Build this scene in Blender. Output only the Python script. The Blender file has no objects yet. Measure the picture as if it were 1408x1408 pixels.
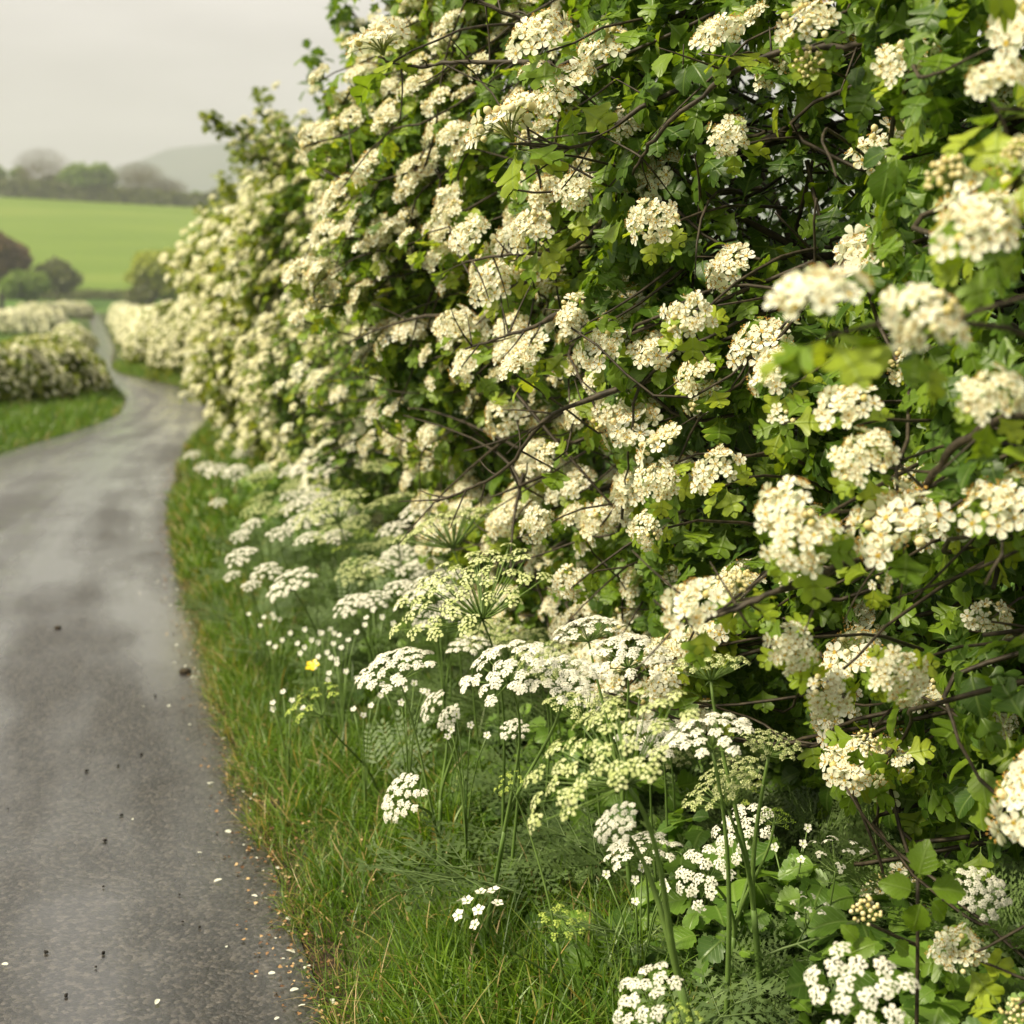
import bpy, math, random
import numpy as np
from mathutils import Vector, noise as mnoise
R = math.radians
random.seed(7)
RNG = np.random.default_rng(7)
SC = bpy.context.scene
COL = SC.collection

# ------------------------------------------------------------------ camera
F = 1877.0
H = 1.5
PITCH = math.atan(274 / F)
cam_d = bpy.data.cameras.new("camera")
cam_d.lens = 48.0
cam_d.sensor_width = 36.0
cam_d.clip_start = 0.05
cam_d.clip_end = 6000
cam_d.dof.use_dof = True
cam_d.dof.focus_distance = 2.75
cam_d.dof.aperture_fstop = 3.4
cam = bpy.data.objects.new("camera", cam_d)
cam.location = (0, 0, H)
cam.rotation_euler = (R(90) - PITCH, 0, 0)
COL.objects.link(cam)
SC.camera = cam

# ------------------------------------------------------------------ world, sun, exposure
SUN_EL, SUN_AZ = R(47), R(-112)          # azimuth measured from +Y towards +X
w = bpy.data.worlds.new("World")
SC.world = w
w.use_nodes = True
nt = w.node_tree
nt.nodes.clear()
wo = nt.nodes.new("ShaderNodeOutputWorld")
bg = nt.nodes.new("ShaderNodeBackground")
sky = nt.nodes.new("ShaderNodeTexSky")
sky.sky_type = 'NISHITA'
sky.sun_disc = False
sky.sun_elevation = SUN_EL
sky.sun_rotation = SUN_AZ
tc = nt.nodes.new("ShaderNodeTexCoord")
sep = nt.nodes.new("ShaderNodeSeparateXYZ")
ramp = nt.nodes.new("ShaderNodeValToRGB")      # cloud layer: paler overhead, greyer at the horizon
mp = nt.nodes.new("ShaderNodeMapping")
mp.inputs['Scale'].default_value = (1.2, 1.2, 5)
nz = nt.nodes.new("ShaderNodeTexNoise")
nz.inputs['Scale'].default_value = 2.6
nz.inputs['Detail'].default_value = 4
mad = nt.nodes.new("ShaderNodeMath"); mad.operation = 'MULTIPLY_ADD'
mad.inputs[1].default_value = 0.24
mad.inputs[2].default_value = -0.12
add = nt.nodes.new("ShaderNodeMath"); add.operation = 'ADD'
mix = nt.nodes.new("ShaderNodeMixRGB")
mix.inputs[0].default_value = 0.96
sc_ = nt.nodes.new("ShaderNodeMixRGB"); sc_.blend_type = 'MULTIPLY'; sc_.inputs[0].default_value = 1
sc_.inputs[2].default_value = (0.1, 0.1, 0.1, 1)
nt.links.new(tc.outputs['Generated'], sep.inputs[0])
nt.links.new(tc.outputs['Generated'], mp.inputs[0])
nt.links.new(mp.outputs[0], nz.inputs['Vector'])
nt.links.new(nz.outputs['Fac'], mad.inputs[0])
nt.links.new(sep.outputs['Z'], add.inputs[0])
nt.links.new(mad.outputs[0], add.inputs[1])
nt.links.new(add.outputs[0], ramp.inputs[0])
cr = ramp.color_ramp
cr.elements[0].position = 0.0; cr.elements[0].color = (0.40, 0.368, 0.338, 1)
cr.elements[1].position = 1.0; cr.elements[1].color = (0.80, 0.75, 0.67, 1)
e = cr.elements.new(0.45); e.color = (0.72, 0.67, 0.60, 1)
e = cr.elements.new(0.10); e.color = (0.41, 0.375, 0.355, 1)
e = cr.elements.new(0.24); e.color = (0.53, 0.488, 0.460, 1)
nt.links.new(sky.outputs[0], sc_.inputs[1])
nt.links.new(sc_.outputs[0], mix.inputs[1])
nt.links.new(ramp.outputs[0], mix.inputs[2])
cl_r = nt.nodes.new("ShaderNodeMapRange"); cl_r.inputs[1].default_value = .3; cl_r.inputs[2].default_value = .7; cl_r.inputs[3].default_value = .88; cl_r.inputs[4].default_value = 1.12
cl_m = nt.nodes.new("ShaderNodeVectorMath"); cl_m.operation = 'SCALE'
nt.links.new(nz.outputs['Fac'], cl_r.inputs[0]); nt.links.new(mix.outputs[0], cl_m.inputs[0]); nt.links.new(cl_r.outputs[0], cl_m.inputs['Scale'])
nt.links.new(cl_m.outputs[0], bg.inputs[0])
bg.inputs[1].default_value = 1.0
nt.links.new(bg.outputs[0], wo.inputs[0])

sun_d = bpy.data.lights.new("sun", 'SUN')
sun_d.energy = 5.0
sun_d.angle = R(10)
sun_d.color = (1.0, 0.905, 0.66)
sun = bpy.data.objects.new("sun", sun_d)
sdir = Vector((math.sin(SUN_AZ) * math.cos(SUN_EL), math.cos(SUN_AZ) * math.cos(SUN_EL), math.sin(SUN_EL)))
sun.rotation_euler = sdir.to_track_quat('Z', 'Y').to_euler()
sun.location = (-20, 20, 40)
COL.objects.link(sun)

SC.view_settings.view_transform = 'Standard'
SC.view_settings.look = 'None'
SC.view_settings.exposure = 0.55
SC.view_settings.gamma = 1
SC.cycles.use_denoising = True
SC.cycles.max_bounces = 6
SC.cycles.diffuse_bounces = 4
SC.cycles.glossy_bounces = 3
SC.cycles.transmission_bounces = 5
SC.cycles.volume_bounces = 1
SC.cycles.use_fast_gi = False
SC.cycles.caustics_reflective = False
SC.cycles.caustics_refractive = False

# ------------------------------------------------------------------ helpers
def ray(px, py):
    x = (px - 704) / F; v = -(py - 704) / F
    return x, math.cos(PITCH) + v * math.sin(PITCH), -math.sin(PITCH) + v * math.cos(PITCH)

def P(px, py, d):
    x, y, z = ray(px, py); t = d / y
    return np.array((x * t, d, H + z * t))

def nrm(a):
    a = np.asarray(a, float)
    return a / np.maximum(np.linalg.norm(a, axis=-1, keepdims=True), 1e-9)

def interp(x, pts):
    return np.interp(x, [p[0] for p in pts], [p[1] for p in pts])

TZ = [(-50, 0), (36, 0), (60, -.5), (100, -1.1), (150, -1.0), (200, -.6), (260, 1.5), (300, 4.4), (350, 11.5),
      (400, 20), (450, 29), (500, 37.5), (520, 39.5), (560, 39), (700, 20), (900, 10), (3000, 0)]
def terrain(x, y):
    x = np.asarray(x, float); y = np.asarray(y, float)
    z = interp(y, TZ)
    k = np.clip((y - 280) / 240, 0, 1) * np.clip(1 - (y - 520) / 300, 0, 1)
    t = np.clip((-110 - x) * 0.055, -14, 14)
    return z + k * t

def hill_z(x, y):
    return terrain(x, y)

def fbm(x, y, z, s=1.0, o=3):
    return mnoise.fractal(Vector((x * s, y * s, z * s)), 1.0, 2.0, o)

def catmull(pts, n):
    p = np.array(pts, float)
    p = np.vstack([2 * p[0] - p[1], p, 2 * p[-1] - p[-2]])
    out = []
    for i in range(1, len(p) - 2):
        for j in range(n):
            t = j / n
            out.append(0.5 * ((2 * p[i]) + (-p[i - 1] + p[i + 1]) * t + (2 * p[i - 1] - 5 * p[i] + 4 * p[i + 1] - p[i + 2]) * t * t
                              + (-p[i - 1] + 3 * p[i] - 3 * p[i + 1] + p[i + 2]) * t ** 3))
    out.append(p[-2])
    return np.array(out)

class Bag:
    """triangles with a material index and a vector attribute 'lv' = (u, v, random)"""
    def __init__(s):
        s.V = []; s.T = []; s.M = []; s.A = []; s.n = 0
    def add(s, V, T, m, A=None):
        V = np.asarray(V, np.float32).reshape(-1, 3); T = np.asarray(T, np.int32).reshape(-1, 3)
        if A is None: A = np.zeros_like(V)
        A = np.asarray(A, np.float32)
        if A.ndim == 1: A = np.tile(A, (len(V), 1))
        s.V.append(V); s.T.append(T + s.n); s.A.append(A)
        s.M.append(np.full(len(T), m, np.int32) if np.isscalar(m) else np.asarray(m, np.int32))
        s.n += len(V)
    def arrays(s):
        return np.concatenate(s.V), np.concatenate(s.T), np.concatenate(s.M), np.concatenate(s.A)
    def put(s, tpl, Rm, loc, scale, rnd, mat_shift=0):
        """merge N copies of template tpl; Rm (N,3,3) columns = axes"""
        V, T, M, A = tpl
        N = len(loc)
        if N == 0: return
        scale = np.broadcast_to(np.asarray(scale, float).reshape(-1, 1, 1) if np.ndim(scale) == 1 else np.asarray(scale, float), (N, 1, 1) if np.ndim(scale) <= 1 else np.shape(scale))
        W = np.einsum('nij,vj->nvi', Rm, V) * scale + np.asarray(loc)[:, None, :]
        TT = (T[None] + (np.arange(N) * len(V))[:, None, None]).reshape(-1, 3)
        AA = np.tile(A, (N, 1)).reshape(N, len(V), 3)
        AA[:, :, 2] = np.clip(AA[:, :, 2] * 0.35 + np.asarray(rnd)[:, None] , 0, 1)
        s.add(W.reshape(-1, 3), TT, np.tile(M + mat_shift, N), AA.reshape(-1, 3))
    def mesh(s, name, mats, smooth=True):
        V, T, M, A = s.arrays()
        me = bpy.data.meshes.new(name)
        me.vertices.add(len(V)); me.vertices.foreach_set('co', V.ravel())
        me.loops.add(len(T) * 3); me.loops.foreach_set('vertex_index', T.ravel())
        me.polygons.add(len(T)); me.polygons.foreach_set('loop_start', np.arange(0, len(T) * 3, 3, dtype=np.int32))
        for m in mats: me.materials.append(m)
        me.polygons.foreach_set('material_index', M)
        if smooth: me.polygons.foreach_set('use_smooth', np.ones(len(T), bool))
        at = me.attributes.new('lv', 'FLOAT_VECTOR', 'POINT'); at.data.foreach_set('vector', A.ravel())
        me.update(calc_edges=True)
        return me

def tube(bag, pts, rad, m=0, k=5, rnd=0.5, cap=True):
    pts = np.asarray(pts, float); n = len(pts)
    rad = np.broadcast_to(np.asarray(rad, float), (n,))
    t = nrm(np.gradient(pts, axis=0))
    ref = np.array((0.31, 0.2, 0.93)) if abs(t[0][2]) < 0.9 else np.array((1., 0.1, 0))
    a = nrm(np.cross(t, ref)); b = np.cross(t, a)
    th = np.arange(k) / k * 2 * math.pi
    V = pts[:, None, :] + rad[:, None, None] * (np.cos(th)[None, :, None] * a[:, None, :] + np.sin(th)[None, :, None] * b[:, None, :])
    A = np.zeros((n, k, 3)); A[:, :, 0] = (np.arange(k) / k)[None]; A[:, :, 1] = np.linspace(0, 1, n)[:, None]; A[:, :, 2] = rnd
    T = []
    for i in range(n - 1):
        for j in range(k):
            p = i * k + j; q = i * k + (j + 1) % k
            T += [(p, q, q + k), (p, q + k, p + k)]
    V = V.reshape(-1, 3); A = A.reshape(-1, 3)
    if cap:
        V = np.vstack([V, pts[-1:]]); A = np.vstack([A, A[-1:]])
        T += [((n - 1) * k + j, (n - 1) * k + (j + 1) % k, n * k) for j in range(k)]
    bag.add(V, T, m, A)

def bez(a, b, c, n=6, d=None):
    t = np.linspace(0, 1, n)[:, None]
    a, b, c = map(np.asarray, (a, b, c))
    if d is None: return (1 - t) ** 2 * a + 2 * t * (1 - t) * b + t * t * c
    d = np.asarray(d)
    return (1 - t) ** 3 * a + 3 * t * (1 - t) ** 2 * b + 3 * t * t * (1 - t) * c + t ** 3 * d

def frames(Y, Z):
    """axes with exact Y direction and Z near the given normal"""
    Y = nrm(Y); X = nrm(np.cross(Y, Z)); Z = np.cross(X, Y)
    return np.stack([X, Y, Z], axis=-1)

def frames_z(Z, spin):
    Z = nrm(Z)
    ref = np.where(np.abs(Z[:, 2:3]) < 0.95, np.array([[0, 0, 1.]]), np.array([[1., 0, 0]]))
    X = nrm(np.cross(ref, Z)); Y = np.cross(Z, X)
    c = np.cos(spin)[:, None]; s = np.sin(spin)[:, None]
    return np.stack([X * c + Y * s, -X * s + Y * c, Z], axis=-1)

def rdir(n):
    return nrm(RNG.normal(size=(n, 3)))

# ------------------------------------------------------------------ object bookkeeping
def link(name, data, parent=None, loc=(0, 0, 0)):
    o = bpy.data.objects.new(name, data); COL.objects.link(o)
    if parent is not None: o.parent = parent
    o.location = loc
    return o

def root(name, loc, label, cat, group=None):
    o = link(name, None, None, tuple(float(v) for v in loc)); o.empty_display_size = 0.1
    o['label'] = label; o['category'] = cat
    if group: o['group'] = group
    return o

def tag(o, label, cat, group=None):
    o['label'] = label; o['category'] = cat
    if group: o['group'] = group
    return o

def kind(o, k):
    o['kind'] = k
    return o

def part(name, bag, mats, parent, smooth=True):
    """bag in world coordinates, parent = unrotated root"""
    L = np.array(parent.location, np.float32)
    bag.V = [v - L for v in bag.V]
    return link(name, bag.mesh(name, mats, smooth), parent)

# ------------------------------------------------------------------ materials
def mat(name):
    m = bpy.data.materials.new(name); m.use_nodes = True
    n = m.node_tree; n.nodes.clear()
    return m, n

def N(nt, typ, **k):
    n = nt.nodes.new(typ)
    for a, v in k.items():
        if a.startswith('i_'):
            key = a[2:]; key = int(key) if key.isdigit() else key.replace('_', ' ')
            n.inputs[key].default_value = v
        else: setattr(n, a, v)
    return n

def rampn(nt, stops, interp='LINEAR'):
    r = nt.nodes.new("ShaderNodeValToRGB"); c = r.color_ramp; c.interpolation = interp
    c.elements[0].position, c.elements[0].color = stops[0][0], (*stops[0][1], 1)
    c.elements[1].position, c.elements[1].color = stops[-1][0], (*stops[-1][1], 1)
    for p, col in stops[1:-1]:
        e = c.elements.new(p); e.color = (*col, 1)
    return r

def foliage_mat(name, stops, rough=0.45, trans=0.35, tcol=(1.6, 1.7, 0.7), veins=False, spec=0.4, noise=0.0, nscale=20):
    m, nt = mat(name)
    L = nt.links
    out = N(nt, "ShaderNodeOutputMaterial")
    at = N(nt, "ShaderNodeAttribute", attribute_name='lv')
    sp = N(nt, "ShaderNodeSeparateXYZ"); L.new(at.outputs['Vector'], sp.inputs[0])
    r = rampn(nt, stops); L.new(sp.outputs['Z'], r.inputs[0])
    col = r.outputs[0]
    if noise:
        tcn = N(nt, "ShaderNodeTexCoord")
        no = N(nt, "ShaderNodeTexNoise", i_Scale=nscale, i_Detail=3.0); L.new(tcn.outputs['Object'], no.inputs['Vector'])
        mr = N(nt, "ShaderNodeMapRange", i_1=0.3, i_2=0.7, i_3=1 - noise, i_4=1 + noise); L.new(no.outputs['Fac'], mr.inputs[0])
        mu = N(nt, "ShaderNodeVectorMath", operation='SCALE'); L.new(col, mu.inputs[0]); L.new(mr.outputs[0], mu.inputs['Scale'])
        col = mu.outputs[0]
    if veins:
        ab = N(nt, "ShaderNodeMath", operation='ABSOLUTE'); L.new(sp.outputs['X'], ab.inputs[0])
        mid = N(nt, "ShaderNodeMapRange", i_1=0.0, i_2=0.045, i_3=1.0, i_4=0.0); L.new(ab.outputs[0], mid.inputs[0])
        s1 = N(nt, "ShaderNodeMath", operation='MULTIPLY_ADD', i_1=-0.9); L.new(ab.outputs[0], s1.inputs[0]); L.new(sp.outputs['Y'], s1.inputs[2])
        s2 = N(nt, "ShaderNodeMath", operation='MULTIPLY', i_1=7.0); L.new(s1.outputs[0], s2.inputs[0])
        fr = N(nt, "ShaderNodeMath", operation='FRACT'); L.new(s2.outputs[0], fr.inputs[0])
        v1 = N(nt, "ShaderNodeMapRange", i_1=0.0, i_2=0.13, i_3=0.7, i_4=0.0); L.new(fr.outputs[0], v1.inputs[0])
        mx = N(nt, "ShaderNodeMath", operation='MAXIMUM'); L.new(mid.outputs[0], mx.inputs[0]); L.new(v1.outputs[0], mx.inputs[1])
        vs = N(nt, "ShaderNodeMath", operation='MULTIPLY', i_1=0.5); L.new(mx.outputs[0], vs.inputs[0])
        mc = N(nt, "ShaderNodeMixRGB"); mc.inputs[2].default_value = (0.24, 0.34, 0.09, 1)
        L.new(vs.outputs[0], mc.inputs[0]); L.new(col, mc.inputs[1]); col = mc.outputs[0]
    b = N(nt, "ShaderNodeBsdfPrincipled", i_Roughness=rough)
    b.inputs['Specular IOR Level'].default_value = spec
    L.new(col, b.inputs['Base Color'])
    if veins:
        bu = N(nt, "ShaderNodeBump", i_Strength=0.35, i_Distance=0.004); bu.invert = True
        L.new(mx.outputs[0], bu.inputs['Height']); L.new(bu.outputs[0], b.inputs['Normal'])
    tr = N(nt, "ShaderNodeBsdfTranslucent")
    tm = N(nt, "ShaderNodeVectorMath", operation='MULTIPLY'); tm.inputs[1].default_value = tcol
    L.new(col, tm.inputs[0]); L.new(tm.outputs[0], tr.inputs[0])
    ms = N(nt, "ShaderNodeMixShader"); ms.inputs[0].default_value = trans
    L.new(b.outputs[0], ms.inputs[1]); L.new(tr.outputs[0], ms.inputs[2]); L.new(ms.outputs[0], out.inputs[0])
    return m

def plain_mat(name, c1, c2, scale=20, rough=0.7, bump=0.0, spec=0.3, dist=0.01, detail=5.0):
    m, nt = mat(name); L = nt.links
    out = N(nt, "ShaderNodeOutputMaterial")
    tcn = N(nt, "ShaderNodeTexCoord")
    no = N(nt, "ShaderNodeTexNoise", i_Scale=scale, i_Detail=detail); L.new(tcn.outputs['Object'], no.inputs['Vector'])
    r = rampn(nt, [(0.3, c1), (0.7, c2)]); L.new(no.outputs['Fac'], r.inputs[0])
    b = N(nt, "ShaderNodeBsdfPrincipled", i_Roughness=rough); b.inputs['Specular IOR Level'].default_value = spec
    L.new(r.outputs[0], b.inputs['Base Color'])
    if bump:
        bu = N(nt, "ShaderNodeBump", i_Strength=bump, i_Distance=dist); L.new(no.outputs['Fac'], bu.inputs['Height']); L.new(bu.outputs[0], b.inputs['Normal'])
    L.new(b.outputs[0], out.inputs[0])
    return m

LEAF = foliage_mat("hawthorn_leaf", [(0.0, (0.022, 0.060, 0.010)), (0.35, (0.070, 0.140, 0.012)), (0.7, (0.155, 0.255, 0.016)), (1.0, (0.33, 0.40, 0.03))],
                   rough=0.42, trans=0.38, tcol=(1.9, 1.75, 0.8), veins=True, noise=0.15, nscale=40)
LEAF_FAR = foliage_mat("hawthorn_leaf_far", [(0.0, (0.06, 0.10, 0.012)), (0.5, (0.15, 0.20, 0.02)), (1.0, (0.29, 0.32, 0.04))], trans=0.35, tcol=(1.7, 1.6, 0.7))
PETAL = foliage_mat("cream_petal", [(0.0, (0.84, 0.83, 0.62)), (0.5, (0.90, 0.895, 0.75)), (1.0, (0.93, 0.93, 0.83))], rough=0.55, trans=0.38, tcol=(1.0, 1.02, 0.86), spec=0.2)
PETAL_OLD = foliage_mat("petal_deep_cream", [(0.0, (0.76, 0.73, 0.48)), (0.5, (0.84, 0.82, 0.58)), (1.0, (0.89, 0.875, 0.68))], rough=0.55, trans=0.30, tcol=(1.0, 1.0, 0.85), spec=0.2)
FCENTRE = foliage_mat("flower_centre", [(0.0, (0.38, 0.27, 0.03)), (1.0, (0.52, 0.36, 0.05))], rough=0.6, trans=0.15, tcol=(1, 1, .6))
ANTHER = foliage_mat("anther", [(0.0, (0.40, 0.20, 0.04)), (1.0, (0.68, 0.42, 0.10))], rough=0.6, trans=0.1, tcol=(1, 1, .6))
BUD = foliage_mat("bud", [(0.0, (0.62, 0.52, 0.20)), (1.0, (0.86, 0.78, 0.50))], rough=0.4, trans=0.15, tcol=(1, 1, .7))
PEDI = foliage_mat("pedicel", [(0.0, (0.12, 0.16, 0.03)), (1.0, (0.26, 0.30, 0.07))], rough=0.5, trans=0.15)
BARK = plain_mat("bark", (0.010, 0.008, 0.005), (0.050, 0.038, 0.022), 45, 0.8, 0.8, dist=0.006)
TWIG = plain_mat("twig_bark", (0.018, 0.014, 0.009), (0.070, 0.054, 0.034), 70, 0.6, 0.4, dist=0.003)
UWHITE = foliage_mat("umbel_white", [(0.0, (0.74, 0.71, 0.60)), (1.0, (0.88, 0.86, 0.77))], rough=0.6, trans=0.25, tcol=(1, 1, .95), spec=0.15)
ULIME = foliage_mat("umbel_lime", [(0.0, (0.44, 0.50, 0.18)), (1.0, (0.72, 0.74, 0.42))], rough=0.6, trans=0.25, tcol=(1, 1, .7), spec=0.15)
UYEL = foliage_mat("umbel_yellow_green", [(0.0, (0.26, 0.36, 0.06)), (1.0, (0.46, 0.54, 0.12))], rough=0.6, trans=0.25, tcol=(1, 1, .7), spec=0.15)
UGREEN = foliage_mat("umbel_green", [(0.0, (0.12, 0.20, 0.02)), (1.0, (0.25, 0.34, 0.04))], rough=0.6, trans=0.2, tcol=(1, 1, .7), spec=0.15)
STEM = foliage_mat("stem_green", [(0.0, (0.06, 0.12, 0.025)), (1.0, (0.18, 0.27, 0.06))], rough=0.45, trans=0.1, noise=0.2, nscale=30)
FERN = foliage_mat("fern_leaf", [(0.0, (0.085, 0.135, 0.045)), (0.6, (0.15, 0.22, 0.07)), (1.0, (0.24, 0.32, 0.10))], rough=0.5, trans=0.3, tcol=(1.3, 1.5, 0.8))
BROAD = foliage_mat("broad_leaf", [(0.0, (0.045, 0.10, 0.018)), (0.5, (0.10, 0.19, 0.025)), (1.0, (0.19, 0.32, 0.035))], rough=0.4, trans=0.33, tcol=(1.6, 1.6, 0.7), veins=True)
GRASS = foliage_mat("grass_blade", [(0.0, (0.04, 0.095, 0.010)), (0.45, (0.090, 0.175, 0.012)), (0.8, (0.17, 0.275, 0.022)), (0.86, (0.22, 0.26, 0.05)), (0.93, (0.42, 0.29, 0.11)), (1.0, (0.5, 0.38, 0.2))],
                    rough=0.42, trans=0.35, tcol=(1.5, 1.5, 0.6))
YELLOW = foliage_mat("buttercup_yellow", [(0.0, (0.8, 0.52, 0.01)), (1.0, (0.9, 0.66, 0.02))], rough=0.3, trans=0.2, tcol=(1, 1, .7))
LITTER = foliage_mat("leaf_litter", [(0.0, (0.10, 0.045, 0.02)), (0.5, (0.30, 0.16, 0.06)), (1.0, (0.62, 0.45, 0.24))], rough=0.7, trans=0.1, tcol=(1, 1, 1))
SOIL = plain_mat("soil", (0.014, 0.011, 0.007), (0.055, 0.042, 0.024), 14, 0.9, 0.8, dist=0.03, detail=8.0)

def asphalt_mat():
    m, nt = mat("wet_asphalt"); L = nt.links
    out = N(nt, "ShaderNodeOutputMaterial")
    tcn = N(nt, "ShaderNodeTexCoord")
    vo = N(nt, "ShaderNodeTexVoronoi", i_Scale=95.0); L.new(tcn.outputs['Object'], vo.inputs['Vector'])
    vf = N(nt, "ShaderNodeTexNoise", i_Scale=70.0, i_Detail=9.0, i_Roughness=0.75); L.new(tcn.outputs['Object'], vf.inputs['Vector'])
    # long worn wheel tracks run along the lane: attribute x = position across
    at = N(nt, "ShaderNodeAttribute", attribute_name='lv')
    mpn = N(nt, "ShaderNodeMapping"); mpn.inputs['Scale'].default_value = (3.2, 0.16, 1); L.new(at.outputs['Vector'], mpn.inputs[0])
    big = N(nt, "ShaderNodeTexNoise", i_Scale=1.6, i_Detail=4.0, i_Roughness=0.55); L.new(mpn.outputs[0], big.inputs['Vector'])
    mp2 = N(nt, "ShaderNodeMapping"); mp2.inputs['Scale'].default_value = (1.5, 1.0, 1); L.new(tcn.outputs['Object'], mp2.inputs[0])
    pat = N(nt, "ShaderNodeTexNoise", i_Scale=1.1, i_Detail=5.0, i_Roughness=0.6); L.new(mp2.outputs[0], pat.inputs['Vector'])
    wet = N(nt, "ShaderNodeMath", operation='MULTIPLY_ADD', i_1=0.45); L.new(pat.outputs['Fac'], wet.inputs[0]); L.new(big.outputs['Fac'], wet.inputs[2])
    wr = N(nt, "ShaderNodeMapRange", i_1=0.60, i_2=0.86, i_3=0.0, i_4=1.0); L.new(wet.outputs[0], wr.inputs[0])
    c = rampn(nt, [(0.0, (0.003, 0.003, 0.003)), (0.5, (0.014, 0.012, 0.011)), (1.0, (0.10, 0.088, 0.078))])
    L.new(vo.outputs['Color'], c.inputs[0])
    cn = N(nt, "ShaderNodeMixRGB", blend_type='MULTIPLY'); cn.inputs[0].default_value = 0.55
    nr = rampn(nt, [(0.3, (0.35, 0.35, 0.35)), (0.7, (1.5, 1.45, 1.4))]); L.new(vf.outputs['Fac'], nr.inputs[0])
    L.new(c.outputs[0], cn.inputs[1]); L.new(nr.outputs[0], cn.inputs[2])
    # a thin film of rain water lies over the stones, thicker in the worn tracks
    b = N(nt, "ShaderNodeBsdfPrincipled")
    cw = N(nt, "ShaderNodeMapRange", i_1=0.0, i_2=1.0, i_3=0.22, i_4=1.0); L.new(wr.outputs[0], cw.inputs[0]); L.new(cw.outputs[0], b.inputs['Coat Weight'])
    b.inputs['Coat Roughness'].default_value = 0.17; b.inputs['Coat IOR'].default_value = 1.75
    s3 = N(nt, "ShaderNodeSeparateXYZ"); L.new(at.outputs['Vector'], s3.inputs[0])
    dd = N(nt, "ShaderNodeMath", operation='SUBTRACT', i_1=0.58); L.new(s3.outputs['X'], dd.inputs[0])
    da = N(nt, "ShaderNodeMath", operation='ABSOLUTE'); L.new(dd.outputs[0], da.inputs[0])
    dm = N(nt, "ShaderNodeMapRange", i_1=0.02, i_2=0.14, i_3=1.0, i_4=0.0); L.new(da.outputs[0], dm.inputs[0])
    mo = N(nt, "ShaderNodeTexNoise", i_Scale=7.0, i_Detail=6.0, i_Roughness=0.7); L.new(tcn.outputs['Object'], mo.inputs['Vector'])
    mm = N(nt, "ShaderNodeMapRange", i_1=0.48, i_2=0.62, i_3=0.0, i_4=0.75); L.new(mo.outputs['Fac'], mm.inputs[0])
    mq = N(nt, "ShaderNodeMath", operation='MULTIPLY'); L.new(dm.outputs[0], mq.inputs[0]); L.new(mm.outputs[0], mq.inputs[1])
    mg = N(nt, "ShaderNodeMixRGB"); mg.inputs[2].default_value = (0.055, 0.07, 0.018, 1); L.new(mq.outputs[0], mg.inputs[0]); L.new(cn.outputs[0], mg.inputs[1])
    L.new(mg.outputs[0], b.inputs['Base Color'])
    ro = N(nt, "ShaderNodeMapRange", i_1=0.0, i_2=1.0, i_3=0.44, i_4=0.16); L.new(wr.outputs[0], ro.inputs[0]); L.new(ro.outputs[0], b.inputs['Roughness'])
    b.inputs['Specular IOR Level'].default_value = 0.7
    dst = N(nt, "ShaderNodeMath", operation='MULTIPLY_ADD', i_1=0.6); L.new(vo.outputs['Distance'], dst.inputs[0]); L.new(vf.outputs['Fac'], dst.inputs[2])
    bs = N(nt, "ShaderNodeMapRange", i_1=0.0, i_2=1.0, i_3=0.75, i_4=0.25); L.new(wr.outputs[0], bs.inputs[0])
    bu = N(nt, "ShaderNodeBump", i_Distance=0.009); bu.invert = True; L.new(bs.outputs[0], bu.inputs['Strength']); L.new(dst.outputs[0], bu.inputs['Height'])
    L.new(bu.outputs[0], b.inputs['Normal'])
    L.new(b.outputs[0], out.inputs[0])
    return m
ASPHALT = asphalt_mat()

def field_mat(name, c1, c2, c3):
    m, nt = mat(name); L = nt.links
    out = N(nt, "ShaderNodeOutputMaterial")
    tcn = N(nt, "ShaderNodeTexCoord")
    n1 = N(nt, "ShaderNodeTexNoise", i_Scale=0.02, i_Detail=6.0); 
    mpn = N(nt, "ShaderNodeMapping"); mpn.inputs['Scale'].default_value = (0.5, 2.0, 1); L.new(tcn.outputs['Object'], mpn.inputs[0]); L.new(mpn.outputs[0], n1.inputs['Vector'])
    n2 = N(nt, "ShaderNodeTexNoise", i_Scale=3.0, i_Detail=6.0); L.new(tcn.outputs['Object'], n2.inputs['Vector'])
    r = rampn(nt, [(0.35, c1), (0.5, c2), (0.65, c3)]); L.new(n1.outputs['Fac'], r.inputs[0])
    r2 = rampn(nt, [(0.3, (0.75, 0.75, 0.75)), (0.7, (1.2, 1.2, 1.2))]); L.new(n2.outputs['Fac'], r2.inputs[0])
    mu = N(nt, "ShaderNodeMixRGB", blend_type='MULTIPLY'); mu.inputs[0].default_value = 1; L.new(r.outputs[0], mu.inputs[1]); L.new(r2.outputs[0], mu.inputs[2])
    b = N(nt, "ShaderNodeBsdfPrincipled", i_Roughness=0.9); b.inputs['Specular IOR Level'].default_value = 0.1
    L.new(mu.outputs[0], b.inputs['Base Color']); L.new(b.outputs[0], out.inputs[0])
    return m
GROUND = field_mat("meadow", (0.06, 0.13, 0.02), (0.09, 0.17, 0.025), (0.12, 0.20, 0.035))
FIELD = field_mat("spring_field", (0.110, 0.175, 0.020), (0.135, 0.200, 0.026), (0.165, 0.215, 0.036))
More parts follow.
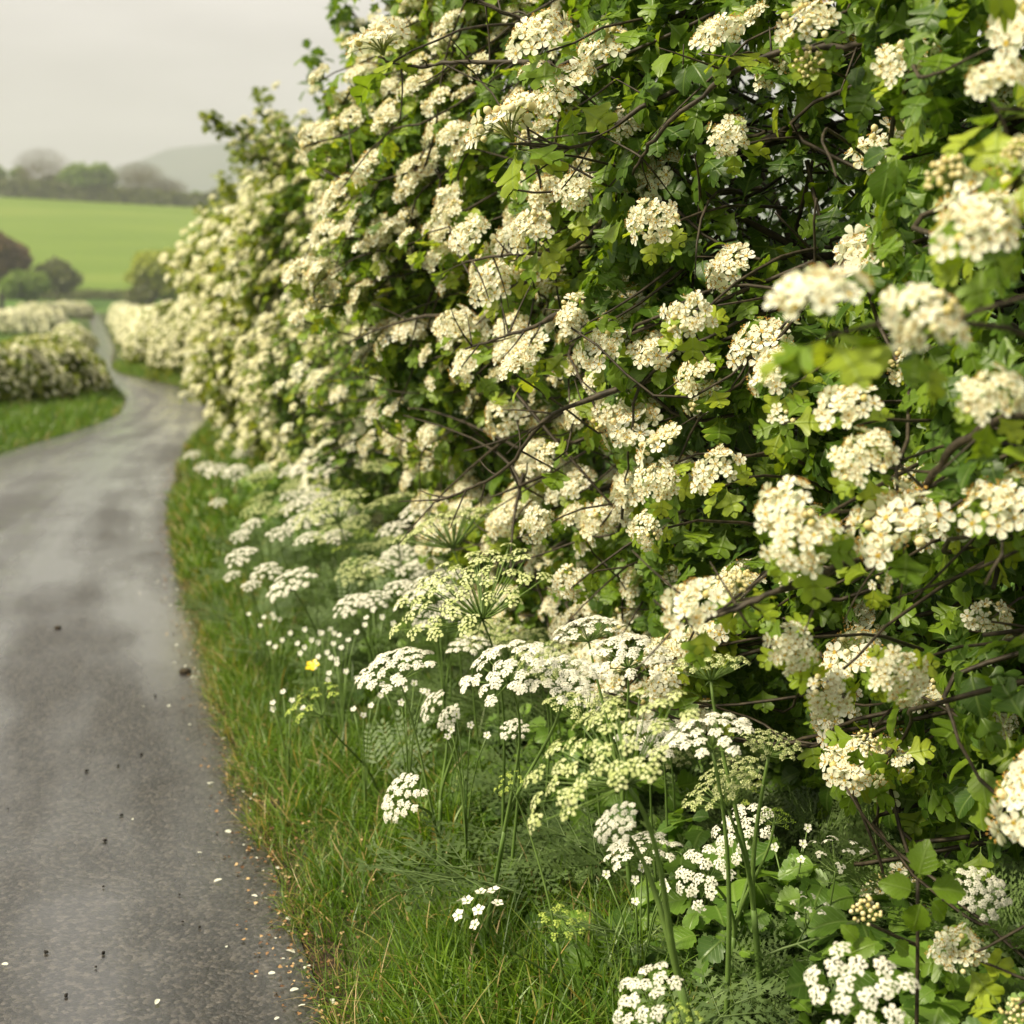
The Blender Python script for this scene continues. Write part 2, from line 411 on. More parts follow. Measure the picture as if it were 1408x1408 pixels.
def verge_mat():
    m, nt = mat("verge_turf"); L = nt.links; out = N(nt, "ShaderNodeOutputMaterial")
    at = N(nt, "ShaderNodeAttribute", attribute_name='lv'); sp = N(nt, "ShaderNodeSeparateXYZ"); L.new(at.outputs['Vector'], sp.inputs[0])
    tcn = N(nt, "ShaderNodeTexCoord"); n1 = N(nt, "ShaderNodeTexNoise", i_Scale=9.0, i_Detail=7.0); L.new(tcn.outputs['Object'], n1.inputs['Vector'])
    n2 = N(nt, "ShaderNodeTexNoise", i_Scale=70.0, i_Detail=6.0); L.new(tcn.outputs['Object'], n2.inputs['Vector'])
    soil = rampn(nt, [(0.35, (0.012, 0.009, 0.007)), (0.55, (0.045, 0.028, 0.017)), (0.68, (0.13, 0.08, 0.04))]); L.new(n2.outputs['Fac'], soil.inputs[0])
    turf = rampn(nt, [(0.35, (0.03, 0.05, 0.012)), (0.65, (0.07, 0.09, 0.02))]); L.new(n1.outputs['Fac'], turf.inputs[0])
    ad = N(nt, "ShaderNodeMath", operation='MULTIPLY_ADD', i_1=.12, i_2=-.06); L.new(n1.outputs['Fac'], ad.inputs[0])
    a2 = N(nt, "ShaderNodeMath", operation='ADD'); L.new(ad.outputs[0], a2.inputs[0]); L.new(sp.outputs['X'], a2.inputs[1])
    mr = N(nt, "ShaderNodeMapRange", i_1=.03, i_2=.10, i_3=0.0, i_4=1.0); L.new(a2.outputs[0], mr.inputs[0])
    mx = N(nt, "ShaderNodeMixRGB"); L.new(mr.outputs[0], mx.inputs[0]); L.new(soil.outputs[0], mx.inputs[1]); L.new(turf.outputs[0], mx.inputs[2])
    b = N(nt, "ShaderNodeBsdfPrincipled", i_Roughness=.85); b.inputs['Specular IOR Level'].default_value = .2; L.new(mx.outputs[0], b.inputs['Base Color'])
    bu = N(nt, "ShaderNodeBump", i_Strength=1.0, i_Distance=.01); L.new(n2.outputs['Fac'], bu.inputs['Height']); L.new(bu.outputs[0], b.inputs['Normal'])
    L.new(b.outputs[0], out.inputs[0]); return m
VERGE_R = verge_mat()
VERGE = field_mat("verge_turf", (0.035, 0.06, 0.012), (0.06, 0.10, 0.02), (0.10, 0.11, 0.03))
HILLM = field_mat("far_hill", (0.05, 0.065, 0.06), (0.06, 0.075, 0.065), (0.07, 0.085, 0.07))
TREE_G = foliage_mat("tree_green", [(0, (0.11, 0.18, 0.03)), (0.5, (0.18, 0.27, 0.04)), (1, (0.26, 0.34, 0.07))], trans=0.25)
TREE_D = foliage_mat("tree_dark", [(0, (0.07, 0.09, 0.025)), (0.5, (0.12, 0.14, 0.035)), (1, (0.19, 0.20, 0.06))], trans=0.2)
TREE_Y = foliage_mat("tree_yellow_green", [(0, (0.22, 0.26, 0.015)), (0.5, (0.34, 0.38, 0.03)), (1, (0.46, 0.48, 0.06))], trans=0.25)
TREE_C = foliage_mat("tree_copper", [(0, (0.08, 0.045, 0.02)), (0.5, (0.15, 0.09, 0.035)), (1, (0.22, 0.15, 0.05))], trans=0.2, tcol=(1.2, 1, .8))
TREE_B = plain_mat("bare_twigs", (0.13, 0.11, 0.06), (0.20, 0.175, 0.10), 2, 0.9)

# ------------------------------------------------------------------ templates
def leaf_tpl(lod=0):
    if lod == 0:
        o = [(0.012, 0), (0.012, .18), (0.06, .27), (0.16, .40), (0.29, .49), (0.42, .56), (0.46, .64), (0.40, .71), (0.30, .71), (0.20, .69), (0.27, .79), (0.33, .90), (0.28, .97), (0.20, .99), (0.13, .93), (0.10, .99), (0.05, 1.05), (0.0, 1.06)]
    elif lod == 1:
        o = [(0.012, 0), (0.02, .2), (0.22, .40), (0.45, .56), (0.20, .63), (0.31, .86), (0.10, .88), (0.0, 1.04)]
    elif lod == 2:
        o = [(0.0, .12), (0.36, .55), (0.24, .88), (0.0, 1.0)]
    else:
        o = [(0.0, 0.1), (0.36, .6), (0.0, 1.0)]
    if lod == 4:
        o = [(0.012, 0), (0.012, .15), (.14, .22), (.27, .30), (.30, .36), (.27, .39), (.37, .48), (.40, .55), (.36, .58), (.40, .66), (.36, .74), (.30, .76), (.30, .84), (.22, .91), (.16, .92), (.10, .99), (0, 1.04)]
    V = []; A = []; T = []
    n = len(o)
    def zz(u, v): return 0.28 * abs(u) - 0.30 * max(0, v - .2) ** 2 + 0.05 * math.sin(v * 9) * abs(u) * 2
    for (u, v) in o:                                # midrib
        mv = v if v < .25 else .25 + (v - .25) * .86
        if v >= 1.0: mv = 0.97
        V.append((0, mv, zz(0, mv))); A.append((0, mv, 0))
    for s in (-1, 1):
        b = len(V)
        for (u, v) in o:
            V.append((s * u, v, zz(u, v))); A.append((s * u, v, 0))
        for i in range(n - 1):
            a0, a1, b0, b1 = i, i + 1, b + i, b + i + 1
            q = [(a0, b0, b1), (a0, b1, a1)]
            if s > 0: q = [(x, z, y) for x, y, z in q]
            T += q
    return np.array(V), np.array(T), np.zeros(len(T), int), np.array(A)
LEAFT = [leaf_tpl(i) for i in range(4)]
def bent(t, curl, wx, twist, sk):
    V, T, M, A = t; V = V.copy()
    V[:, 0] *= wx; V[:, 2] += -curl * V[:, 1] ** 2 + twist * V[:, 0] * V[:, 1] + .05 * np.sin(V[:, 0] * 11 + sk) * V[:, 1]; V[:, 0] += sk * .1 * V[:, 1] ** 2
    return V, T, M, A
LEAFV = [bent(LEAFT[0], .05, 1.15, .3, .3), bent(LEAFT[0], .40, .95, -.5, -.8), bent(LEAFT[0], -.25, 1.05, .7, .9), bent(LEAFT[0], .65, .85, .1, 0), bent(leaf_tpl(4), .2, .95, .3, .4)]

def roundleaf_tpl():
    o = []
    for i in range(13):
        t = i / 12; a = t * math.pi
        u = 0.40 * math.sin(a) ** 0.8 * (1 + (0.10 if i % 2 else -0.04)); v = 0.15 + 0.85 * (1 - math.cos(a)) / 2
        o.append((u, v))
    V = []; A = []; T = []; n = len(o)
    zz = lambda u, v: 0.25 * abs(u) - 0.3 * (v - .2) ** 2
    for u, v in o: V.append((0, v, zz(0, v))); A.append((0, v, 0))
    for s in (-1, 1):
        b = len(V)
        for u, v in o: V.append((s * u, v, zz(u, v) + 0.03 * math.sin(v * 25))); A.append((s * u, v, 0))
        for i in range(n - 1):
            q = [(i, b + i, b + i + 1), (i, b + i + 1, i + 1)]
            if s > 0: q = [(x, z, y) for x, y, z in q]
            T += q
    V += [(-0.012, -0.25, 0), (0.012, -0.25, 0), (0, 0.2, 0)]; A += [(0, 0, 0)] * 3; T.append((len(V) - 3, len(V) - 2, len(V) - 1))
    return np.array(V), np.array(T), np.zeros(len(T), int), np.array(A)
ROUNDT = roundleaf_tpl()

def flower(bag, c, n, r, lod, rng, rn):
    """one five-petalled flower, materials 0 petal, 1 centre, 2 anther"""
    Fm = frames_z(np.array([n]), np.array([rng.uniform(0, 6.28)]))[0]
    cup = rng.uniform(0.05, 0.35)
    if lod >= 2:
        V = [(0, 0, -0.05 * r)] + [(math.cos(a) * r, math.sin(a) * r, cup * r * .5) for a in np.arange(5) * 1.2566]
        T = [(0, 1 + i, 1 + (i + 1) % 5) for i in range(5)]
        bag.add(np.array(V) @ Fm.T + c, T, 0, (0, .8, rn)); return
    prof = [(0.04, .14), (0.23, .42), (0.33, .70), (0.24, .94), (0, .98)] if lod == 0 else [(0.05, .1), (0.36, .65), (0, 1.0)]
    for k in range(5):
        a = k * 1.2566 + rng.gauss(0, .05)
        rr = r * rng.uniform(.92, 1.06); cz = cup + rng.gauss(0, .08)
        ca, sa = math.cos(a), math.sin(a)
        pts = []; A = []
        loc = [(0, 0.08)] + [(-u, v) for u, v in prof[:-1]] + [(0, prof[-1][1])] + [(u, v) for u, v in prof[:-1]][::-1]
        cen = (0, .6)
        for (u, v) in [cen] + loc[1:]:
            z = cz * v * v * .6 + (0.25 * u * u * 3 if (u, v) != cen else -0.05)
            x, y = v * rr, u * rr * 1.05
            pts.append((x * ca - y * sa, x * sa + y * ca, z * rr)); A.append((u, v, rn))
        m = len(pts) - 1
        T = [(0, 1 + i, 1 + (i + 1) % m) for i in range(m)]
        bag.add(np.array(pts) @ Fm.T + c, T, 0, A)
    # centre
    V = [(0, 0, .13 * r)] + [(math.cos(t) * r * .23, math.sin(t) * r * .23, 0.04 * r) for t in np.arange(5) * 1.2566]
    bag.add(np.array(V) @ Fm.T + c, [(0, 1 + i, 1 + (i + 1) % 5) for i in range(5)], 1, (0, 0, rn))
    if lod == 0:
        for k in range(11):
            a = k * 0.571 + rng.uniform(-.2, .2); l = r * rng.uniform(.38, .62); up = r * rng.uniform(.25, .5)
            tip = np.array((math.cos(a) * l, math.sin(a) * l, up)); base = np.array((math.cos(a) * .1 * r, math.sin(a) * .1 * r, 0.03 * r))
            sd = np.array((-math.sin(a), math.cos(a), 0)) * r * .018
            bag.add(np.array([base - sd, base + sd, tip]) @ Fm.T + c, [(0, 1, 2)], 0, (0, .6, .9))
            q = r * .082
            bag.add((np.array([(q, 0, 0), (-q, 0, 0), (0, q, 0), (0, -q, 0), (0, 0, q), (0, 0, -q)]) + tip) @ Fm.T + c,
                    [(0, 2, 4), (2, 1, 4), (1, 3, 4), (3, 0, 4), (2, 0, 5), (1, 2, 5), (3, 1, 5), (0, 3, 5)], 2, (0, 0, rng.uniform(0, 1)))

def ball(bag, c, r, m, rn, n=6, k=5, axis=None):
    V = []; T = []
    V.append((0, 0, -r))
    for i in range(1, k):
        ph = math.pi * i / k
        for j in range(n): V.append((math.sin(ph) * math.cos(6.283 * j / n) * r, math.sin(ph) * math.sin(6.283 * j / n) * r, -math.cos(ph) * r))
    V.append((0, 0, r * 1.1))
    for j in range(n): T.append((0, 1 + (j + 1) % n, 1 + j))
    for i in range(k - 2):
        for j in range(n):
            a = 1 + i * n + j; b = 1 + i * n + (j + 1) % n; T += [(a, b, b + n), (a, b + n, a + n)]
    L = len(V) - 1; s = 1 + (k - 2) * n
    for j in range(n): T.append((s + j, s + (j + 1) % n, L))
    V = np.array(V)
    if axis is not None: V = V @ frames_z(np.array([axis]), np.array([0.]))[0].T
    bag.add(V + c, T, m, (0, 0, rn))

def corymb(seed, lod, nf=26, buds=0.12, spread=66, fr=0.235, flat=0.75):
    """flower cluster, half-width about 1, stalk base at the origin, axis +Z. materials: petal, centre, anther, bud, pedicel"""
    rng = random.Random(seed); bag = Bag()
    ga = 2.39996
    sx = rng.uniform(.8, 1.1); sy = rng.uniform(.8, 1.1)
    for i in range(nf):
        t = math.sqrt((i + .5) / nf); th = R(spread) * t + rng.uniform(-.08, .08); ph = i * ga + rng.uniform(-.25, .25)
        d = np.array((math.sin(th) * math.cos(ph) * sx, math.sin(th) * math.sin(ph) * sy, math.cos(th) * flat))
        rad = rng.uniform(.80, 1.10) * 0.90
        c = d * rad + np.array((0, 0, .12))
        nn = nrm(d + np.array((0, 0, .25)) + np.array([rng.gauss(0, .32) for _ in range(3)]))
        rn = rng.uniform(.15, 1)
        if lod < 2:
            tube(bag, bez((0, 0, 0), (d[0] * .25, d[1] * .25, .45), c - nn * .02, 4 if lod == 0 else 3), np.linspace(.018, .012, 4 if lod == 0 else 3), 4, 3, rng.random(), cap=False)
        if rng.random() < buds and lod < 2:
            ball(bag, c, rng.uniform(.07, .11), 3, rng.random(), 8 if lod == 0 else 5, 6 if lod == 0 else 3, nn)
        else:
            flower(bag, c, nn, fr * rng.uniform(.88, 1.1), lod, rng, rn)
    return bag
FMATS = [PETAL, FCENTRE, ANTHER, BUD, PEDI]
CORY = {0: [], 1: [], 2: []}
for s in range(7): CORY[0].append(corymb(10 + s, 0, 24 + (s * 5) % 7, (.05, .15, .3, .08, .1, .22, .12)[s], 62 + s * 2, .250 + .008 * (s % 4), .65 + .05 * (s % 3)))
for s in range(5): CORY[1].append(corymb(40 + s, 1, 19, .15, 66, .27, .7))
for s in range(3): CORY[2].append(corymb(70 + s, 2, 16, 0, 68, .30, .75))
BUDS = [corymb(90 + s, 0, 26, 1.0, 58, .2, .75) for s in range(2)]
FEW = [corymb(120 + s, 0, 5, .25, 40, .26, .8) for s in range(3)]
CMESH = {k: [b.mesh("flower_cluster", FMATS, smooth=False) for b in v] for k, v in CORY.items() if k < 2}
CMESH['bud'] = [b.mesh("bud_cluster", FMATS) for b in BUDS]
CMESH['few'] = [b.mesh("flower_cluster", FMATS, smooth=False) for b in FEW]
CT = {k: [b.arrays() for b in v] for k, v in CORY.items()}
dot = Bag()                                    # far-off blossom: a small dome of facets
for i in range(6):
    a = i * 1.047; a2 = a + 1.047
    dot.add([(0, 0, .7), (math.cos(a) * .7, math.sin(a) * .7, .35), (math.cos(a2) * .7, math.sin(a2) * .7, .35), (math.cos(a) * 1, math.sin(a) * 1, -.1), (math.cos(a2) * 1, math.sin(a2), -.1)],
            [(0, 1, 2), (1, 3, 4), (1, 4, 2)], 0, (0, .8, .2 * (i % 3)))
DOT = dot.arrays()

# ------------------------------------------------------------------ setting: ground, lane, verges
REDGE = [(1.6, -3.5), (0.55, 0), (-0.10, 1.8), (-0.39, 2.72), (-0.60, 3.38), (-0.93, 4.42), (-1.37, 5.9), (-1.86, 7.55), (-2.45, 9.7), (-3.04, 12.28), (-3.72, 15.76), (-4.20, 18.95),
         (-4.75, 22.4), (-5.98, 25.92), (-7.9, 30.3), (-10.06, 34.85), (-13.4, 46), (-17.5, 60), (-29.0, 100), (-41.0, 140), (-59.2, 200), (-78.1, 260)]
LEDGE = [(-1.2, -4.2), (-2.15, -.8), (-2.75, 1.0), (-3.0, 1.9), (-3.2, 2.5), (-3.5, 3.6), (-3.95, 5.2), (-4.35, 7.0), (-4.8, 9.3), (-5.2, 11.9), (-5.45, 14.53), (-5.6, 18.6),
         (-6.25, 22.0), (-7.5, 26.2), (-9.6, 31.6), (-12.3, 37), (-15.6, 47), (-19.6, 61), (-30.9, 101), (-43.0, 141), (-61.4, 201), (-80.3, 261)]
RE = catmull(REDGE, 10); LE = catmull(LEDGE, 10)
def sheet(name, A, B, nu, mats, z0, z1=None, jitter=0.0, rise=None):
    """ribbon between polylines A and B (same length)"""
    bag = Bag(); n = len(A); V = []; At = []
    s = np.concatenate([[0], np.cumsum(np.linalg.norm(np.diff(A, axis=0), axis=1))])
    for i in range(n):
        for j in range(nu + 1):
            t = j / nu; p = A[i] * (1 - t) + B[i] * t
            zz = float(terrain(p[0], p[1])) + z0 + (rise(t, p) if rise else 0)
            if jitter and j == 0: p = p + (B[i] - A[i]) / max(np.linalg.norm(B[i] - A[i]), .01) * jitter * mnoise.noise(Vector((p[0] * 3, p[1] * 3, 0)))
            V.append((p[0], p[1], zz)); At.append((t, s[i], 0))
    T = []
    for i in range(n - 1):
        for j in range(nu):
            a = i * (nu + 1) + j; T += [(a, a + 1, a + nu + 2), (a, a + nu + 2, a + nu + 1)]
    bag.add(V, T, 0, At)
    return kind(link(name, bag.mesh(name, mats)), 'structure')

# one ground sheet to the horizon
ys = np.concatenate([np.linspace(-40, 60, 51), np.linspace(64, 300, 60), np.linspace(304, 620, 80), np.linspace(640, 3000, 30)])
xs = np.concatenate([np.linspace(-1500, -260, 20), np.linspace(-250, 60, 90), np.linspace(70, 1500, 20)])
X, Y = np.meshgrid(xs, ys)
Z = terrain(X, Y)
g = Bag(); nx = len(xs)
T = []
for i in range(len(ys) - 1):
    a = i * nx + np.arange(nx - 1)
    T.append(np.stack([a, a + 1, a + nx + 1], 1)); T.append(np.stack([a, a + nx + 1, a + nx], 1))
g.add(np.stack([X.ravel(), Y.ravel(), Z.ravel() - 0.03], 1), np.concatenate(T), 0)
kind(link("ground", g.mesh("ground", [GROUND])), 'structure')
# hillside field
ys2 = np.linspace(302, 519, 60); xs2 = np.linspace(-250, 20, 50)
X, Y = np.meshgrid(xs2, ys2); g = Bag(); nx = len(xs2); T = []
for i in range(len(ys2) - 1):
    a = i * nx + np.arange(nx - 1)
    T.append(np.stack([a, a + 1, a + nx + 1], 1)); T.append(np.stack([a, a + nx + 1, a + nx], 1))
g.add(np.stack([X.ravel(), Y.ravel(), terrain(X, Y).ravel() + 0.35], 1), np.concatenate(T), 0)
kind(link("hillside_field", g.mesh("hillside_field", [FIELD])), 'structure')

def crown(t, p): return 0.03 * (1 - (2 * t - 1) ** 2)
sheet("road", LE, RE, 8, [ASPHALT], 0.012, rise=crown)
def offs(E, d):
    t = nrm(np.gradient(E, axis=0)); nn = np.stack([t[:, 1], -t[:, 0]], 1)
    return E + nn * d
def bank(t, p): return 0.005 + 0.10 * min(1, t * 2.5) - 0.02
sheet("verge_right", offs(RE, -0.03), offs(RE, 1.9), 16, [VERGE_R], 0.0, jitter=0.016, rise=lambda t, p: .004 + .012 * min(1, t * 8) + .08 * min(1, max(0, t - .06) * 3) + .02 * mnoise.noise(Vector((p[0] * 9, p[1] * 9, 0))) * min(1, t * 10))
sheet("verge_left", offs(LE, -1.9), offs(LE, 0.05), 10, [VERGE], 0.0, rise=lambda t, p: bank(1 - t, p))

# far hill disappearing in the mist
g = Bag(); xs3 = np.linspace(-1300, 900, 70); rows = np.linspace(0, 1, 24)
V = []
for r_ in rows:
    for x in xs3:
        hgt = 205 + 108 / (1 + math.exp(-(x + 750) / 60)) + 16 * mnoise.noise(Vector((x * .011, 3, 0)))
        V.append((x, 2300 + 560 * r_, -2 + hgt * math.sin(r_ * math.pi) ** 1.2))
T = []; nx = len(xs3)
for i in range(len(rows) - 1):
    a = i * nx + np.arange(nx - 1)
    T.append(np.stack([a, a + 1, a + nx + 1], 1)); T.append(np.stack([a, a + nx + 1, a + nx], 1))
g.add(V, np.concatenate(T), 0)
kind(link("hill", g.mesh("hill", [HILLM])), 'structure')

# haze
def haze():
    bpy_me = bpy.data.meshes.new("haze")
    x0, x1, y0, y1, z0, z1 = -1480, 1480, -38, 2900, -6, 380
    v = [(x, y, z) for x in (x0, x1) for y in (y0, y1) for z in (z0, z1)]
    f = [(0, 1, 3, 2), (4, 6, 7, 5), (0, 4, 5, 1), (2, 3, 7, 6), (0, 2, 6, 4), (1, 5, 7, 3)]
    bpy_me.from_pydata(v, [], f); bpy_me.update()
    m, nt = mat("haze_air"); out = N(nt, "ShaderNodeOutputMaterial")
    pv = N(nt, "ShaderNodeVolumePrincipled"); pv.inputs['Color'].default_value = (0.76, 0.77, 0.84, 1)
    pv.inputs['Density'].default_value = 0.00038
    pv.inputs['Anisotropy'].default_value = 0.2
    nt.links.new(pv.outputs[0], out.inputs['Volume'])
    bpy_me.materials.append(m)
    kind(link("haze", bpy_me), 'stuff')
haze()

# ------------------------------------------------------------------ near hedge of hawthorns (right of the lane)
FACE = [(-1.5, 2.3), (0.0, 1.75), (1.0, 1.35), (1.6, 1.02), (2.0, 0.84), (2.4, 0.60), (3, 0.36), (4, 0.04), (5, -.24), (6.5, -.64), (8, -1.06), (10, -1.76), (12, -2.55), (15, -3.38), (18, -3.98), (21, -4.42), (23.5, -4.5), (25, -4.0)]
HGT = [(-1.5, 2.9), (2, 2.9), (4, 3.0), (6, 2.9), (8, 2.85), (10, 2.85), (12, 2.85), (15, 2.7), (20, 2.45), (23.5, 2.2), (25, 1.7)]
PROF = [(0, .55), (.12, .38), (.25, .14), (.4, 0.0), (.75, 0.0), (.88, .16), (.96, .45), (1.0, .85)]
def inward(d):
    e = 0.2
    t = np.stack([interp(d + e, FACE) - interp(d - e, FACE), np.full_like(d, 2 * e)], -1); t = nrm(t)
    return np.stack([t[..., 1], -t[..., 0]], -1)
def hedge_pts(d, t, deep):
    """points in the hedge: station d, height fraction t, depth below the leaf surface"""
    d = np.asarray(d, float); t = np.asarray(t, float)
    h = interp(d, HGT)
    bump = np.array([fbm(a * 1.1, b * 2.6, 1.7) for a, b in zip(d, t)]) * .40 + np.array([fbm(a * 3.1, b * 7, 5.7) for a, b in zip(d, t)]) * .10
    ins = interp(t, PROF) * np.where(d < 6, 0.7, 1.0) + bump + deep
    iw = inward(d)
    x = interp(d, FACE) + iw[:, 0] * ins; y = d + iw[:, 1] * ins
    z = h * t * (1 + bump * .15) - deep * np.clip((t - .8) * 4, 0, 1) * .5
    slope = np.interp(t, [0, .3, .6, .85, 1], [-.25, .0, .3, .8, 1.4])
    nn = nrm(np.stack([-iw[:, 0], -iw[:, 1], slope], -1))
    return np.stack([x, y, z], -1), nn

def leaves_at(bag, pts, ydir, zdir, size, lod, rnd, tpl=None):
    if tpl is None and lod == 0 and len(pts) > 3:
        Fr = frames(ydir, zdir)
        for k in range(5): bag.put(LEAFV[k], Fr[k::5], pts[k::5], size[k::5], rnd[k::5])
        return
    bag.put(tpl or LEAFT[lod], frames(ydir, zdir), pts, size, rnd)

def rosette(bag, c, ax, n, size, lod, rlo=.35, rhi=.85, droop=.25):
    """n leaves round every point c (N,3) with axis ax"""
    Nn = len(c)
    if not Nn: return
    Fm = frames_z(ax, RNG.uniform(0, 6.28, Nn))
    for k in range(n):
        a = k * 6.283 / n + RNG.uniform(-.5, .5, Nn)
        rad = Fm[:, :, 0] * np.cos(a)[:, None] + Fm[:, :, 1] * np.sin(a)[:, None]
        yd = rad + ax * RNG.uniform(-.35, .45, Nn)[:, None] + np.array([0, 0, -droop]) + RNG.normal(0, .15, (Nn, 3))
        zd = ax + np.array([0, 0, .5]) + RNG.normal(0, .35, (Nn, 3))
        sz = size * RNG.uniform(.65, 1.15, Nn)
        leaves_at(bag, c - ax * .01 + rad * .008, yd, zd, sz, lod, RNG.uniform(rlo, rhi, Nn))

CS = 0.064      # half width of a flower cluster
SHRUBS = [  # d0, d1, clusters, leaf rosettes (surface), leaf rosettes (inside), lod, label
    (-1.2, 2.15, 90, 1400, 900, 0, "nearest hawthorn of the hedge, beside the viewer at the right edge"),
    (2.15, 3.7, 270, 2300, 3600, 0, "foreground hawthorn with open dark branches inside and large sharp blossom"),
    (3.7, 6.0, 800, 3000, 2100, 0, "hawthorn right of centre arching cream blossom over the lime green umbels"),
    (6.0, 9.5, 950, 4200, 1500, 1, "hawthorn reaching highest against the sky with a leafy shoot on top"),
    (9.5, 14, 950, 4600, 900, 2, "hawthorn whose long dark shoot sticks out left against grey sky"),
    (14, 19, 820, 4000, 700, 2, "blurred cream hawthorn standing just before the far end of the tall hedge"),
    (19, 25, 860, 3600, 500, 2, "last hawthorn of the tall hedge, leaning over the road bend"),
]
shrub_roots = []
HERO = [  # px, py, width px, depth, template, facing (x right, y away, z up)
    (1125, 392, 165, 1.42, 0, (-.25, -.25, 1)), (1272, 432, 140, 1.42, 1, (-.1, -.75, .55)), (1345, 300, 140, 1.55, 3, (-.35, -.7, .7)),
    (1367, 538, 105, 1.6, 4, (-.2, -.8, .5)), (1300, 238, 92, 1.65, 'bud', (-.5, -.4, .6)), (1398, 205, 62, 1.6, 'bud', (-.5, -.4, .6)),
    (1160, 552, 100, 2.0, 3, (-.5, -.5, .8)), (1188, 622, 104, 1.95, 4, (-.3, -.7, .5)), (1072, 690, 112, 1.9, 0, (-.65, -.4, .7)),
    (1103, 742, 120, 1.85, 1, (-.2, -.8, .4)), (945, 828, 108, 1.95, 3, (-.6, -.5, .6)), (1090, 893, 88, 2.05, 0, (-.1, -1, .1)),
    (1240, 932, 98, 2.05, 4, (.0, -1, .1)), (1140, 958, 86, 2.1, 1, (-.1, -.9, -.1)), (1376, 998, 64, 2.5, 0, (-.1, -1, .2)),
    (1376, 726, 70, 2.5, 3, (0, -1, .2)), (1364, 850, 76, 2.4, 5, (0, -.9, .4)), (1250, 80, 100, 2.2, 4, (-.2, -.8, .5)),
    (1110, 25, 95, 2.3, 2, (-.3, -.7, .6)), (1112, 85, 60, 2.3, 'bud', (-.3, -.9, -.1)), (985, 38, 88, 2.6, 3, (-.5, -.4, .8)), (1000, 185, 72, 2.7, 0, (-.4, -.8, .3)),
    (945, 432, 84, 2.45, 1, (-.3, -.9, .3)), (895, 300, 84, 2.7, 4, (-.3, -.8, .4)), (790, 258, 76, 3.1, 0, (-.4, -.7, .6)),
    (690, 162, 120, 2.9, 2, (-.5, .1, 1)), (520, 50, 96, 3.4, 3, (-.3, .1, 1)), (762, 118, 96, 2.9, 4, (-.6, -.5, .6)),
    (640, 320, 76, 3.6, 0, (-.6, -.5, .6)), (725, 312, 84, 3.3, 1, (-.5, -.6, .5)), (672, 385, 80, 3.5, 3, (-.5, -.7, .4)),
    (1058, 505, 96, 2.3, 0, (-.7, -.4, .6)), (980, 640, 86, 2.4, 5, (-.5, -.5, .7)), (905, 605, 84, 2.6, 2, (-.6, -.1, .9)),
    (900, 662, 74, 2.55, 4, (-.4, -.8, .3)), (885, 728, 62, 2.6, 1, (-.4, -.8, .3)), (820, 475, 82, 2.9, 3, (-.5, -.6, .5)),
    (622, 442, 70, 3.9, 4, (-.4, -.7, .6)), (636, 500, 64, 3.8, 0, (-.6, -.6, .5)), (735, 720, 60, 3.4, 3, (-.4, -.8, .2)),
    (780, 800, 64, 3.3, 1, (-.3, -.9, .2)), (560, 450, 60, 4.6, 0, (-.4, -.5, .8)), (620, 180, 66, 4.0, 0, (-.5, -.3, .9)),
    (1075, 575, 66, 2.2, 'few', (-.2, -.8, .3)), (1220, 720, 62, 2.05, 'few', (-.1, -.9, .2)), (1212, 800, 60, 2.1, 'few', (0, -.9, .1)), (1242, 1050, 56, 2.4, 'few', (0, -.9, .1)),
    (1015, 800, 56, 2.0, 'bud', (-.3, -.5, .8)), (1195, 1020, 54, 2.4, 'bud', (0, -.8, .2)), (1390, 110, 80, 2.4, 0, (-.4, -.8, .4)),
    (735, 40, 96, 2.9, 3, (-.4, -.6, .6)), (860, 165, 64, 3.0, 5, (-.4, -.6, .5)), (1300, 640, 56, 2.4, 'few', (0, -.8, .4)), (1395, 1392, 60, 1.9, 'bud', (0, -.8, .5)),
]
hero_by = {}
for hch in HERO:
    d = hch[3]
    k = 1 if d < 2.8 else 2
    hero_by.setdefault(k, []).append(hch)

def cluster_part(parent, kindname, mesh, pos, nrmv, scale, spin):
    o = bpy.data.objects.new(kindname, mesh); COL.objects.link(o); o.parent = parent
    Fm = frames_z(np.array([nrmv]), np.array([spin]))[0]
    from mathutils import Matrix
    q = Matrix([[float(Fm[i, j]) for j in range(3)] for i in range(3)]).to_quaternion()
    o.rotation_mode = 'QUATERNION'; o.rotation_quaternion = q
    p = np.asarray(pos) - np.array(parent.location)
    o.location = tuple(float(v) for v in p); o.scale = (scale, scale, scale)
    return o

